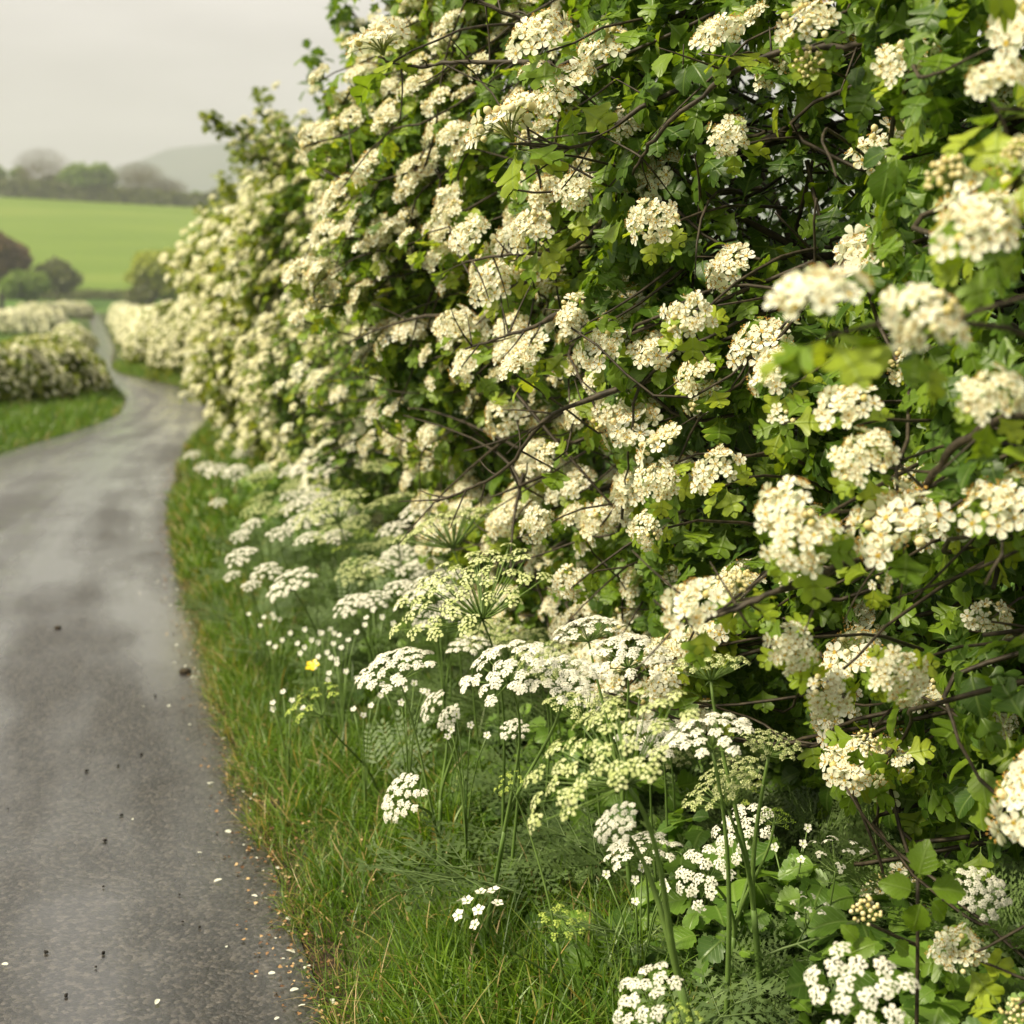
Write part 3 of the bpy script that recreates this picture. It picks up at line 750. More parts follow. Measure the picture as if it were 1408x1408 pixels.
for si, (d0, d1, ncl, nro, nin, lod, label) in enumerate(SHRUBS):
    dm = (d0 + d1) / 2
    iw = inward(np.array([dm]))[0]
    bx = float(interp(dm, FACE)) + iw[0] * 1.1; by = dm + iw[1] * 1.1
    rt = root("hawthorn", (bx, by, 0), label, "hawthorn", "hawthorns of the tall hedge right of the lane")
    shrub_roots.append(rt)
    fol = Bag(); wood = Bag(); mass = Bag()
    # flower clusters
    # blossom runs in sprays: three to five clusters along each arching shoot
    ns = ncl // 4 + 1; per = 4; ncl = ns * per
    t0 = RNG.beta(1.4, 1.1, ns) * .97 + .04; s0 = RNG.uniform(d0, d1, ns); slen = RNG.uniform(.25, .65, ns); sdn = RNG.normal(-.04, .10, ns); out0 = RNG.uniform(-.04, .12, ns); outg = RNG.uniform(.0, .28, ns)
    kk = np.tile(np.arange(per), ns) / (per - 1.0); ri = np.repeat(np.arange(ns), per)
    sd = np.where(RNG.random(ns) < .7, 1.0, -1.0)
    t = np.clip(t0[ri] + sdn[ri] * kk + RNG.normal(0, .018, ncl), .06, 1.0)
    d = np.clip(s0[ri] + sd[ri] * slen[ri] * kk + RNG.normal(0, .03, ncl), d0 - .3, d1 + .3)
    cp, cn = hedge_pts(d, t, out0[ri] - outg[ri] * kk + RNG.normal(0, .02, ncl))
    kp = RNG.random(ncl) < .93; 
    if si < 4:
        for q in range(ns):
            pp = cp[q * per:(q + 1) * per]; back = pp[0] + np.array((.3, -.15, .08)) * RNG.uniform(.6, 1.3)
            pth = catmull([back, pp[0] - (0, 0, .05), pp[1] - (0, 0, .05), pp[2] - (0, 0, .05), pp[3] - (0, 0, .03)], 4)
            tube(wood, pth + RNG.normal(0, .003, pth.shape), np.linspace(.0055, .0022, len(pth)), 1, 4)
    cp, cn = cp[kp], cn[kp]
    if si <= 1:                                                # leave room for the placed ones and the dark hollow
        pxs = 704 + F * cp[:, 0] / np.maximum(cp[:, 1], .3)
        pys = 430 - F * (cp[:, 2] - H) / np.maximum(cp[:, 1], .3); keep = ~((pxs > 1020) & (RNG.random(len(cp)) < np.where(pys > 820, .72, .60))); cp, cn = cp[keep], cn[keep]
    cax = nrm(cn * .8 + np.array([-.15, -.1, .75]) + RNG.normal(0, .28, cp.shape))
    size = CS * RNG.uniform(.65, 1.35, len(cp)) * (1 if si < 3 else .86) * (1.05 if si > 3 else 1)
    # largest in the picture first -> parts of their own
    app = size / np.maximum(cp[:, 1], .4)
    vis = (np.abs(cp[:, 0] / np.maximum(cp[:, 1], .1)) < .40)
    order = np.argsort(-(app * np.where(vis, 1, .01)))
    heroes = hero_by.get(si, [])
    nparts = max(0, 96 - len(heroes))
    for r_, k in enumerate(order):
        if r_ < nparts and cp[k, 1] > .5:
            tp = CMESH[0] if cp[k, 1] < 6.5 else CMESH[1]
            me = tp[int(RNG.integers(len(tp)))]
            cluster_part(rt, "flower_cluster", me, cp[k] - cax[k] * size[k] * .6, cax[k], size[k], RNG.uniform(0, 6.28))
    rest = order[nparts:]
    if len(rest):
        for v in range(3):
            sel = rest[v::3]
            if len(sel): mass.put(CT[0 if si in (1, 2) else 1 if lod < 2 else 2][v], frames_z(cax[sel], RNG.uniform(0, 6.28, len(sel))), cp[sel] - cax[sel] * size[sel][:, None] * .6, size[sel], RNG.uniform(0, .5, len(sel)))
    for (px, py, wpx, dd, tpl, fc) in heroes:
        pos = P(px, py, dd); ax = nrm(np.array(fc, float)); sz = wpx * dd / F / 2
        if tpl == 'bud': me, nm = CMESH['bud'][px % 2], "bud_cluster"
        elif tpl == 'few': me, nm = CMESH['few'][px % 3], "flower_cluster"
        else: me, nm = CMESH[0][tpl], "flower_cluster"
        s_ = sz if tpl != 'bud' else sz * 1.05
        cluster_part(rt, nm, me, pos - ax * s_ * .55, ax, s_, px * .7)
        base = pos - ax * s_ * .6
        rosette(fol, np.array([base - ax * .01]), np.array([ax]), 5, s_ * 1.08 if tpl not in ('bud', 'few') else s_ * 1.5, 0, .62, 1.0, .55)
        # twig that carries it
        back = base + np.array((.32 + RNG.uniform(-.06, .1), .25 + RNG.uniform(-.1, .15), RNG.uniform(-.12, .16)))
        tube(wood, bez(back, (base + back) / 2 + np.array((0, 0, .05)), base - ax * .02, 7) + RNG.normal(0, .003, (7, 3)), np.linspace(.0042, .0022, 7), 1, 5)
    # leaves round the clusters, then leafy spur shoots all over the surface and inside
    LS = .064 if lod < 2 else .09
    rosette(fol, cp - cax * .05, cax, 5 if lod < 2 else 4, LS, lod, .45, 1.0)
    tt = RNG.uniform(.02, 1.0, nro); dd_ = RNG.uniform(d0, d1, nro)
    dep = np.abs(RNG.normal(.04, .10, nro))
    rp, rn_ = hedge_pts(dd_, tt, dep)
    if si <= 2:      # the hollow where one sees in between the boughs
        qx = 704 + F * rp[:, 0] / np.maximum(rp[:, 1] * math.cos(PITCH), .3); qy = 430 - F * (rp[:, 2] - H) / np.maximum(rp[:, 1], .3)
        hol = ((np.abs(qx - 1180) < 240) & (np.abs(qy - 290) < 150)) | ((np.abs(qx - 860) < 130) & (np.abs(qy - 640) < 110)) | ((qx > 1180) & (qy > 700))
        kk = ~(hol & (RNG.random(len(rp)) < .62)); rp, rn_ = rp[kk], rn_[kk]
    rax = nrm(rn_ + np.array([-.1, 0, .5]) + RNG.normal(0, .35, rp.shape))
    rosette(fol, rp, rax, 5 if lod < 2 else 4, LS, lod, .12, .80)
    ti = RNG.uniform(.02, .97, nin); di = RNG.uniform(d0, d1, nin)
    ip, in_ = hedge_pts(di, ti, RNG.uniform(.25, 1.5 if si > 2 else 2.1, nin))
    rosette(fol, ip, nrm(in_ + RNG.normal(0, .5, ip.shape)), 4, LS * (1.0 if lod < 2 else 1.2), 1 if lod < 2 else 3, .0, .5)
    # twigs for the generated clusters
    if si < 5:
        m_ = min(len(cp), 60)
        for k in order[:m_]:
            if cp[k, 1] < .3: continue
            base = cp[k] - cax[k] * .05
            L_ = RNG.uniform(.25, .6)
            back = base + nrm(np.array((.7, RNG.uniform(-.5, .6), RNG.uniform(-.5, .5)))) * L_
            tube(wood, bez(back, (base + back) / 2 + np.array((0, 0, .06)), base, 6) + RNG.normal(0, .006, (6, 3)), np.linspace(.0048, .0022, 6), 1, 4)
    # trunks and boughs
    ntr = max(2, int((d1 - d0) * 1.0))
    for k in range(ntr):
        tr = Bag()
        dk = d0 + (d1 - d0) * (k + .5) / ntr
        iwk = inward(np.array([dk]))[0]
        b0 = np.array((float(interp(dk, FACE)) + iwk[0] * 1.15, dk + iwk[1] * 1.15, -.05))
        top = b0 + np.array((RNG.uniform(-.3, .2), RNG.uniform(-.3, .3), 1.5))
        tube(tr, bez(b0, b0 + np.array((.1, .1, .8)), top, 9) + RNG.normal(0, .012, (9, 3)), np.linspace(.07, .04, 9), 0, 8); part('trunk', tr, [BARK], rt)
        for q in range(9 if si < 4 else 5):
            s0 = b0 + (top - b0) * RNG.uniform(.25, 1)
            endd = np.array([dk + RNG.uniform(-1.2, 1.2)]); endt = np.array([RNG.uniform(.25, .98)])
            ep, en = hedge_pts(endd, endt, np.array([.12]))
            ep = ep[0]
            mid = (s0 + ep) / 2 + np.array((RNG.uniform(-.1, .1), RNG.uniform(-.2, .2), RNG.uniform(.0, .35)))
            pth = bez(s0, mid, ep, 12); pth[1:-1] += RNG.normal(0, .018, (10, 3))
            tube(wood, pth, np.linspace(.018, .004, 12), 0, 6)
            if si < 4:
                for u in range(7):
                    i0 = int(RNG.integers(3, 11)); a = pth[i0]
                    dv = nrm(nrm(pth[i0] - pth[i0 - 1]) + RNG.normal(0, .55, 3)) * RNG.uniform(.2, .55)
                    tube(wood, bez(a, a + dv * .5 + RNG.normal(0, .04, 3), a + dv, 6), np.linspace(.005, .0018, 6), 1, 4)
    def bough(c, r0, r1, m=1, k=7):
        bg_ = Bag(); c = catmull(c, 6); n_ = len(c); c[1:-1] += RNG.normal(0, r0 * .22, (n_ - 2, 3))
        rr = np.linspace(r0, r1, n_) * (1 + .22 * RNG.normal(0, 1, n_) * (RNG.random(n_) < .35))
        tube(bg_, c, rr, m, k); part("bough", bg_, [BARK, TWIG], rt)
        for u in range(int(n_ * .5)):              # spurs and thorns
            i0 = int(RNG.integers(1, n_ - 1)); dv = nrm(nrm(c[i0] - c[i0 - 1]) * .7 + RNG.normal(0, .7, 3)) * RNG.uniform(.03, .16)
            tube(wood, bez(c[i0], c[i0] + dv * .5 + RNG.normal(0, .006, 3), c[i0] + dv, 5), np.linspace(.0028, .0012, 5), 1, 4)
    if si == 1:      # the boughs one can follow in the photograph
        bough([P(1520, 180, 2.5), P(1408, 176, 2.62), P(1290, 186, 2.75), P(1180, 190, 2.85), P(1100, 178, 2.95), P(1010, 215, 3.1)], .027, .009, 0, 8)
        bough([P(1450, 560, 1.75), P(1365, 580, 1.85), P(1290, 640, 1.95), P(1255, 705, 2.02), P(1215, 765, 2.1), P(1170, 800, 2.2)], .0085, .003)
        bough([P(1180, 770, 2.05), P(1110, 795, 1.95), P(1040, 825, 1.93), P(970, 852, 1.95), P(930, 850, 1.97)], .0055, .0028)
        bough([P(1300, 20, 2.6), P(1180, 60, 2.6), P(1060, 75, 2.65), P(980, 120, 2.7), P(900, 190, 2.8), P(870, 240, 2.9)], .009, .003)
        bough([P(1330, 380, 3.1), P(1230, 290, 3.0), P(1140, 380, 2.9), P(1050, 470, 2.8), P(990, 560, 2.75)], .006, .002)
        bough([P(1290, 330, 3.0), P(1200, 350, 2.95), P(1100, 440, 2.85), P(1010, 500, 2.8), P(930, 520, 2.75)], .006, .002)
        for q in range(75):       # tangle of bare twigs in the hollow behind
            a = P(RNG.uniform(950, 1408), RNG.uniform(120, 460), RNG.uniform(2.8, 3.8)); b_ = a + nrm(RNG.normal(0, 1, 3) + np.array((-.8, 0, -.4))) * RNG.uniform(.15, .6)
            tube(wood, bez(a, (a + b_) / 2 + RNG.normal(0, .05, 3), b_, 7), np.linspace(.0055, .0016, 7), 1, 4)
    if si == 2:
        for c in ([P(760, 88, 3.2), P(700, 85, 3.3), P(620, 86, 3.35), P(560, 92, 3.4), P(520, 78, 3.42)], [P(1000, 90, 2.9), P(880, 150, 2.9), P(800, 200, 2.95), P(700, 198, 2.95)],
                  [P(820, 400, 3.1), P(745, 445, 3.2), P(700, 460, 3.3), P(640, 480, 3.5)], [P(900, 520, 3.0), P(760, 570, 3.1), P(700, 640, 3.2), P(650, 670, 3.4), P(600, 690, 3.5)],
                  [P(770, 40, 3.1), P(700, 20, 3.1), P(640, -10, 3.1)], [P(860, 255, 3.1), P(790, 340, 3.3), P(700, 350, 3.4), P(640, 360, 3.5)], [P(640, 430, 3.9), P(560, 440, 4.2), P(480, 470, 4.6)]):
            bough(c, .0065, .0028, 1, 6)
        for q in range(32):
            a = P(RNG.uniform(700, 1000), RNG.uniform(520, 740), RNG.uniform(3.7, 4.5)); b_ = a + nrm(RNG.normal(0, 1, 3) + np.array((-.5, 0, -.4))) * RNG.uniform(.15, .6)
            tube(wood, bez(a, (a + b_) / 2 + RNG.normal(0, .05, 3), b_, 7), np.linspace(.006, .002, 7), 1, 4)
    # long shoots that stick out against the sky
    shoots = {3: [([P(600, 130, 7.5), P(520, 60, 7.3), P(475, 5, 7.2)], 15), ([P(520, 190, 8), P(460, 150, 8), P(425, 82, 8)], 14)],
              4: [([P(420, 230, 10), P(370, 175, 10), P(352, 130, 10)], 12), ([P(440, 250, 10.2), P(370, 205, 10.2), P(330, 182, 10.2), P(278, 160, 10.2)], 26), ([P(400, 240, 10), P(360, 215, 10), P(325, 205, 10)], 9)]}.get(si, [])
    for c, nl in shoots:
        c = catmull(c, 8); tube(wood, c, np.linspace(.016, .005, len(c)), 1, 5)
        idx = RNG.integers(len(c) // 3, len(c), nl)
        rosette(fol, c[idx] + RNG.normal(0, .04, (nl, 3)), nrm(RNG.normal(0, .6, (nl, 3)) + np.array([-.2, 0, 1])), 6, .085, 1, .1, .6)
        bsel = c[idx[:max(3, nl // 3)]] + RNG.normal(0, .05, (max(3, nl // 3), 3))
        mass.put(CT[1][0], frames_z(nrm(RNG.normal(0, .3, bsel.shape) + np.array([-.2, -.2, 1])), RNG.uniform(0, 6, len(bsel))), bsel, CS * .8, RNG.uniform(0, .5, len(bsel)))
    if si >= 2:
        for q in range(16 if si < 4 else 22):
            a, na = hedge_pts(np.array([RNG.uniform(d0, d1)]), np.array([RNG.uniform(.86, 1.0)]), np.array([.05])); a = a[0]
            dv = nrm(np.array((RNG.uniform(-1, .1), RNG.uniform(-.8, .5), RNG.uniform(.3, 1.0)))) * RNG.uniform(.18, .45)
            pth = bez(a, a + dv * .5 + np.array((0, 0, -.03)), a + dv, 7); tube(wood, pth, np.linspace(.007, .002, 7), 1, 4)
            c7 = pth[2:]; rosette(fol, c7, nrm(RNG.normal(0, .5, (5, 3)) + np.array([-.3, 0, 1])), 5, .075, 1, .2, .9)
            if RNG.random() < .6: mass.put(CT[1][q % 3], frames_z(nrm(RNG.normal(0, .3, (2, 3)) + np.array([-.2, -.1, 1])), RNG.uniform(0, 6, 2)), pth[[4, 6]], CS * RNG.uniform(.6, .95, 2), RNG.uniform(0, .5, 2))
    part("foliage", fol, [LEAF if lod < 2 else LEAF_FAR], rt)
    part("branches", wood, [BARK, TWIG], rt)
    if mass.n: kind(part("blossom", mass, FMATS if si < 3 else [PETAL_OLD] + FMATS[1:], rt, smooth=False), 'stuff')

# ------------------------------------------------------------------ low clipped hedges and far hedgerows
def hedgerow(name, spine, nleaf, nblo, ls, bs, label, cat="hedge", group=None, leafm=LEAF_FAR, blossom_bias=.3, lod=3, stems=True):
    """spine: (x, y, halfwidth, height)"""
    c = catmull(spine, 12); L0 = c[0]
    rt = root(name, (L0[0], L0[1], float(terrain(L0[0], L0[1]))), label, cat, group)
    def samp(n, tl, th, deep):
        i = RNG.uniform(0, len(c) - 1.001, n); k = i.astype(int); f = (i - k)[:, None]
        p = c[k] * (1 - f) + c[k + 1] * f
        tg = nrm(c[k + 1, :2] - c[k, :2]); sd = np.stack([tg[:, 1], -tg[:, 0]], 1)
        a = RNG.uniform(tl, th, n) * math.pi
        bump = np.array([1 + .55 * fbm(x * .9 / p_, y * .9 / p_, a_ * .8) for x, y, a_, p_ in zip(p[:, 0], p[:, 1], a, np.maximum(p[:, 2], .5))])
        ca, sa = np.cos(a), np.sin(a)
        r_ = bump * (1 - deep * np.abs(RNG.normal(0, 1, n)))
        x = p[:, 0] + sd[:, 0] * np.sign(ca) * np.abs(ca) ** .85 * p[:, 2] * r_; y = p[:, 1] + sd[:, 1] * np.sign(ca) * np.abs(ca) ** .85 * p[:, 2] * r_
        z = terrain(x, y) + np.abs(sa) ** .8 * p[:, 3] * (.75 + .25 * r_)
        nn = nrm(np.stack([sd[:, 0] * ca, sd[:, 1] * ca, sa], 1))
        # round the ends off
        e = np.minimum(i, len(c) - 1 - i) / (len(c) * .03 + 1); z = terrain(x, y) + (z - terrain(x, y)) * np.clip(.55 + e * .45, .55, 1)
        return np.stack([x, y, z], 1), nn
    b = Bag(); p, nn = samp(nleaf, .0, 1.0, .10)
    leaves_at(b, p, nn * .3 + RNG.normal(0, 1, p.shape), nn + RNG.normal(0, .5, p.shape), ls * RNG.uniform(.6, 1.3, nleaf), lod, RNG.uniform(0, 1, nleaf))
    part("foliage", b, [leafm], rt)
    if nblo:
        b = Bag(); p, nn = samp(nblo, .04, .96, .03); keep = np.ones(nblo, bool)
        hrel = p[:, 2] - terrain(p[:, 0], p[:, 1])
        keep = RNG.random(nblo) < np.clip(blossom_bias + hrel / max(s_[3] for s_ in spine), 0, 1)
        clump = np.array([fbm(q[0] * 1.5, q[1] * 1.5, q[2] * 1.5, 1) for q in p]); keep &= clump > -.33
        p, nn = p[keep], nn[keep]
        b.put(DOT, frames_z(nrm(nn + RNG.normal(0, .3, nn.shape) + np.array([0, 0, .4])), RNG.uniform(0, 6, len(p))), p + nn * bs * .3, bs * RNG.uniform(.6, 1.3, len(p)), RNG.uniform(.0, .7, len(p)))
        kind(part("blossom", b, [PETAL_OLD], rt), 'stuff')
    if stems:
        for k in range(0, len(c), 5):
            b = Bag(); g0 = np.array((c[k, 0], c[k, 1], float(terrain(c[k, 0], c[k, 1])) - .05)); tube(b, bez(g0, g0 + np.array((.05, 0, c[k, 3] * .4)), g0 + np.array((RNG.uniform(-.2, .2), 0, c[k, 3] * .75)), 5), np.linspace(.05, .02, 5) * max(1, c[k, 3] / 2), 0, 5)
            part("stem", b, [BARK], rt)
    return rt
hg = "hedgerows in blossom"
hedgerow("hedge", [(-9.3, 8, .8, 1.0), (-9.2, 14, .8, 1.0), (-8.75, 19, .85, 1.05), (-8.0, 22.6, .8, 1.0), (-9.0, 27, .75, .92), (-12.0, 33, .7, .8)], 56000, 17000, .10, .046,
         "cream flowering hedge on the left of the near road bend, behind the grass bank", group=hg, blossom_bias=.25, lod=2)
hedgerow("hedge", [(-21.5, 66, .8, 1.3), (-24.3, 76, .9, 1.4), (-28.2, 88, .9, 1.5), (-31.9, 99, .9, 1.6), (-36, 112, .9, 1.6)], 12000, 7500, .2, .12, "short flowering hedge on the left of the thin far strip of road", group=hg)
hedgerow("hedge", [(-80, 137, 1.4, 2.8), (-60, 139, 1.4, 2.9), (-50, 141, 1.4, 2.8), (-46, 143, 1.2, 2.5)], 12000, 6500, .3, .2, "long low blossoming hedge across the left edge behind the small green field", group=hg)
hedgerow("hedge", [(-80, 222, 1.8, 2.4), (-75, 228, 2.0, 2.6), (-73, 236, 1.8, 2.4)], 8000, 3500, .4, .25, "small round blossoming hedge where the far road disappears on the left", group=hg)
hedgerow("hedge", [(-2.6, 25.5, 1.0, 1.6), (-5.2, 28.5, 1.1, 1.7), (-7.3, 32.5, 1.05, 1.65), (-9.1, 37, 1.0, 1.6), (-10.6, 42, .95, 1.55)], 52000, 19000, .10, .052,
         "broad cream flowering hedge on the right bank beyond the road bend", group=hg, blossom_bias=.35, lod=2)
hedgerow("hedge", [(-11.8, 48, 1.0, 1.9), (-15.8, 62, 1.1, 2.1), (-21.7, 82, 1.2, 2.4), (-27, 100, 1.4, 2.8), (-41.6, 150, 1.5, 2.9), (-56.5, 200, 1.6, 2.9), (-66.5, 236, 1.8, 2.8)], 16000, 13000, .28, .17, "far pale hedge right of the thin strip of road, below the yellow green tree", group=hg)
hedgerow("hedge", [(-110, 298, 1.5, 1.9), (-90, 298, 1.5, 1.9), (-70, 298, 1.5, 1.9), (-50, 298, 1.5, 1.9)], 6000, 0, .6, 0, "thin dark hedge line along the foot of the bright green hillside field", leafm=TREE_D)
hedgerow("hedge", [(-260, 522, 3, 7), (-200, 522, 3, 6.5), (-165, 522, 3, 6), (-130, 522, 3, 5), (-95, 522, 3, 4.5), (-60, 522, 3, 4)], 22000, 0, 1.6, 0, "dark hedge along the ridge on top of the hillside field", leafm=TREE_D)

# ------------------------------------------------------------------ trees
def tree(px, ytop, d, wid, label, m, dense=1.0, ybase=None, bare=False, leaf=.55, name="tree", seed=0):
    rng = np.random.default_rng(1000 + seed)
    topw = P(px, ytop, d); x = topw[0]; gz = float(terrain(x, d)); hgt = topw[2] - gz; rw = wid / F * d / 2
    rt = root(name, (x, d, gz), label, "tree")
    tr = Bag(); base = np.array((x, d, gz - .2))
    fork = base + np.array((0, 0, hgt * .28))
    tube(tr, bez(base, (base + fork) / 2 + np.array((rw * .04, 0, 0)), fork, 6), np.linspace(hgt * .035, hgt * .024, 6), 0, 8)
    limbs = Bag(); tips = []
    def grow(p, dv, L_, r_, lev):
        e = p + dv * L_; mid = (p + e) / 2 + rng.normal(0, L_ * .08, 3)
        tube(limbs, bez(p, mid, e, 4), np.linspace(r_, r_ * .6, 4), 0, 4 if lev > 1 else 6)
        if lev >= (4 if bare else 3): tips.append(e); return
        for k in range(4 if bare else 3):
            nd = nrm(dv + rng.normal(0, .55, 3) + np.array((0, 0, .12))); grow(e, nd, L_ * rng.uniform(.6, .82), r_ * .55, lev + 1)
    for k in range(6):
        a = k * 1.047 + rng.uniform(-.3, .3)
        grow(fork, nrm(np.array((math.cos(a) * rw / hgt * 1.9, math.sin(a) * rw / hgt * 1.9, 1.0))), hgt * (.23 if bare else .25), hgt * .013, 1)
    part("trunk", tr, [BARK], rt); part("limbs", limbs, [TREE_B if bare else BARK], rt)
    cr_ = Bag()
    cz = gz + hgt * (.60 if not bare else .62); ch = hgt * (.42 if not bare else .38)
    nl = int(9000 * dense) if not bare else int(5000 * dense)
    lobes = rng.normal(0, 1, (26, 3)); lobes = lobes / np.linalg.norm(lobes, axis=1)[:, None] * rng.uniform(.35, .74, (26, 1))
    lobes[:, 2] = lobes[:, 2] * .9
    li = rng.integers(0, 26, nl); dd = rng.normal(0, 1, (nl, 3)); dd /= np.linalg.norm(dd, axis=1)[:, None]
    rr = rng.uniform(.75, 1.0, nl)[:, None] ** (.5) * rng.uniform(.22, .34, 26)[li][:, None]
    q = lobes[li] + dd * rr
    pts = np.stack([x + q[:, 0] * rw, d + q[:, 1] * rw, cz + q[:, 2] * ch], 1)
    if bare:
        q = dd * rng.uniform(.0, 1, nl)[:, None] ** .45; pts = np.stack([x + q[:, 0] * rw * .9, d + q[:, 1] * rw * .9, cz + q[:, 2] * ch], 1)
    keep = pts[:, 2] > gz + .4; pts = pts[keep]; dd = dd[keep]
    sz = leaf * rng.uniform(.5, 1.4, len(pts)) * (.35 if bare else 1)
    if bare:      # fine twigs
        Fm = frames(rng.normal(0, 1, dd.shape) + dd * .6 + np.array((0, 0, .8)), rng.normal(0, 1, dd.shape)); tw = (np.array([(-.03, 0, 0), (.03, 0, 0), (0, 3.2, 0), (.25, 2.2, .3), (-.25, 2.3, -.2)]), np.array([(0, 1, 2), (0, 1, 3), (0, 1, 4)]), np.zeros(3, int), np.zeros((5, 3)))
        cr_.put(tw, Fm, pts, sz, rng.uniform(0, 1, len(pts))); part("twigs", cr_, [TREE_B], rt, smooth=False)
    else:
        Fm = frames(rng.normal(0, 1, dd.shape), dd + rng.normal(0, .5, dd.shape))
        cr_.put(LEAFT[3], Fm, pts, sz, rng.uniform(0, 1, len(pts))); part("crown", cr_, [m], rt, smooth=False)
    return rt
tree(57, 204, 530, 86, "large bare grey tree on the ridge, leftmost bare one", TREE_B, 1.3, bare=True, leaf=1.4, name="bare_tree", seed=1)
tree(120, 219, 528, 100, "broad round green tree on the ridge between two bare trees", TREE_G, 1, leaf=1.4, seed=2)
tree(192, 224, 528, 82, "brown leafless tree on the ridge right of the round green one", TREE_B, 1.6, bare=True, leaf=1.4, name="bare_tree", seed=3)
tree(232, 246, 532, 58, "smaller brownish bare tree on the ridge sloping down to the right", TREE_B, 1.2, bare=True, leaf=1.2, name="bare_tree", seed=4)
tree(24, 228, 534, 30, "small dark conical green tree at the left end of the ridge", TREE_G, .6, leaf=1.2, seed=5)
tree(-6, 222, 536, 30, "tree crown cut by the left frame edge on the ridge", TREE_G, .6, leaf=1.2, seed=51)
tree(272, 265, 534, 32, "small grey green tree near the right end of the ridge", TREE_G, .5, leaf=1.2, seed=6)
tree(310, 256, 536, 46, "hazy tree on the ridge just left of the tall hawthorn hedge", TREE_D, .7, leaf=1.3, seed=7)
tree(78, 240, 532, 50, "dark green shrubby tree below the leftmost bare tree on the ridge", TREE_D, .8, leaf=1.3, seed=8)
tree(-4, 310, 270, 96, "copper brown tree cut by the left edge at the foot of the field", TREE_C, 1.2, leaf=.9, seed=9)
tree(36, 370, 255, 74, "bright green round bushy tree below the copper tree", TREE_G, 1.0, leaf=.7, seed=10)
tree(76, 356, 275, 80, "dark olive round tree left of the far road", TREE_D, 1.0, leaf=.8, seed=11)
tree(224, 338, 250, 118, "yellow green round tree right of the far road, partly behind the tall hedge", TREE_Y, 1.4, leaf=.8, seed=12)
tree(192, 392, 245, 44, "low olive bush at the left foot of the yellow green tree", TREE_D, .8, leaf=.7, seed=13)

# ------------------------------------------------------------------ grass
def blade_tpl(nseg=4, wdt=.022, bend=.55):
    V = []; A = []; T = []
    for i in range(nseg):
        v = i / nseg; w_ = wdt * (1 - v) ** .7
        z = v - bend * .35 * v * v; y = bend * v * v
        V += [(-w_, y, z), (w_, y, z)]; A += [(0, v, 0)] * 2
    V.append((0, bend, 1 - bend * .35)); A.append((0, 1, 0))
    for i in range(nseg - 1): T += [(2 * i, 2 * i + 1, 2 * i + 3), (2 * i, 2 * i + 3, 2 * i + 2)]
    T.append((2 * nseg - 2, 2 * nseg - 1, 2 * nseg))
    return np.array(V), np.array(T), np.zeros(len(T), int), np.array(A, float)
BL = [blade_tpl(5, .020, .35), blade_tpl(5, .017, .75), blade_tpl(5, .014, 1.1)]
BLF = [blade_tpl(2, .05, .4), blade_tpl(2, .045, .8)]
def edge_x(y): return np.interp(y, RE[:, 1], RE[:, 0])
def grass(name, n, ylo, yhi, side, wlo, whi, slo, shi, tpls, pw=1.6, tan=.08):
    b = Bag()
    y = ylo + (yhi - ylo) * RNG.uniform(0, 1, n) ** pw
    E_ = RE if side > 0 else LE
    off = wlo + (whi - wlo) * RNG.uniform(0, 1, n)
    x = np.interp(y, E_[:, 1], E_[:, 0]) + side * off
    jit = np.array([mnoise.noise(Vector((a * 3, c * 3, 0))) for a, c in zip(x, y)])
    cl = np.array([fbm(a * 2.5, c * 2.5, 2.2) for a, c in zip(x, y)])
    keep = (off + jit * .05 > -.02) & (RNG.random(n) < np.clip(.85 + cl * 1.2, .5, 1)); x, y, off, cl = x[keep], y[keep], off[keep], cl[keep]; n = len(x)
    z = terrain(x, y) + np.interp(off, [0, .5, 1.5], [0.0, .07, .09])
    s = RNG.uniform(slo, shi, n) * np.interp(off, [-.05, .12, .4], [.35, .8, 1]) * (1 + cl * .5)
    lean = RNG.normal(0, .28, (n, 3)); up = nrm(np.stack([lean[:, 0] - side * .28 * np.interp(off, [0, .3], [1.3, .4]), lean[:, 1] - .05, np.ones(n)], 1))
    Fm = frames_z(up, RNG.uniform(0, 6.28, n))
    rnd = np.clip(RNG.normal(.42, .2, n) + cl * .25, 0, .84); tn = RNG.random(n) < (tan + .22 * np.exp(-off / .06)); rnd[tn] = RNG.uniform(.86, 1, tn.sum())
    for k, tp in enumerate(tpls):
        sl = slice(k, None, len(tpls)); b.put(tp, Fm[sl], np.stack([x, y, z], 1)[sl], s[sl], rnd[sl])
    o = link(name, b.mesh(name, [GRASS])); kind(o, 'stuff'); return o
grass("verge_grass", 90000, 1.2, 7.5, 1, -.06, 1.5, .07, .20, BL, 1.15)
grass("verge_grass", 36000, 7.5, 24, 1, -.03, 1.3, .10, .22, BLF, 1.2)
grass("bank_grass", 36000, 8, 45, -1, 0, 1.7, .08, .2, BLF, 1.1, tan=.03)
grass("bank_grass", 26000, 24, 46, 1, 0, 1.6, .08, .2, BLF, 1.0, tan=.03)

# ------------------------------------------------------------------ leaf litter and loose bits along the road edge
lb = Bag(); n = 3200
y = 1.6 + 13 * RNG.uniform(0, 1, n) ** 1.7; off = np.abs(RNG.normal(0, .07, n)) * np.where(RNG.random(n) < .7, 1, -1.6) * -1 + .02
x = edge_x(y) + off; z = np.where(off > 0, .03 + off * .3, .022)
lb.put(LEAFT[3], frames(RNG.normal(0, 1, (n, 3)) * np.array([1, 1, .15]), np.array([0, 0, 1.]) + RNG.normal(0, .25, (n, 3))), np.stack([x, y, z], 1), RNG.uniform(.005, .018, n), RNG.uniform(0, 1, n) ** 1.8)
kind(link("leaf_litter", lb.mesh("leaf_litter", [LITTER])), 'stuff')

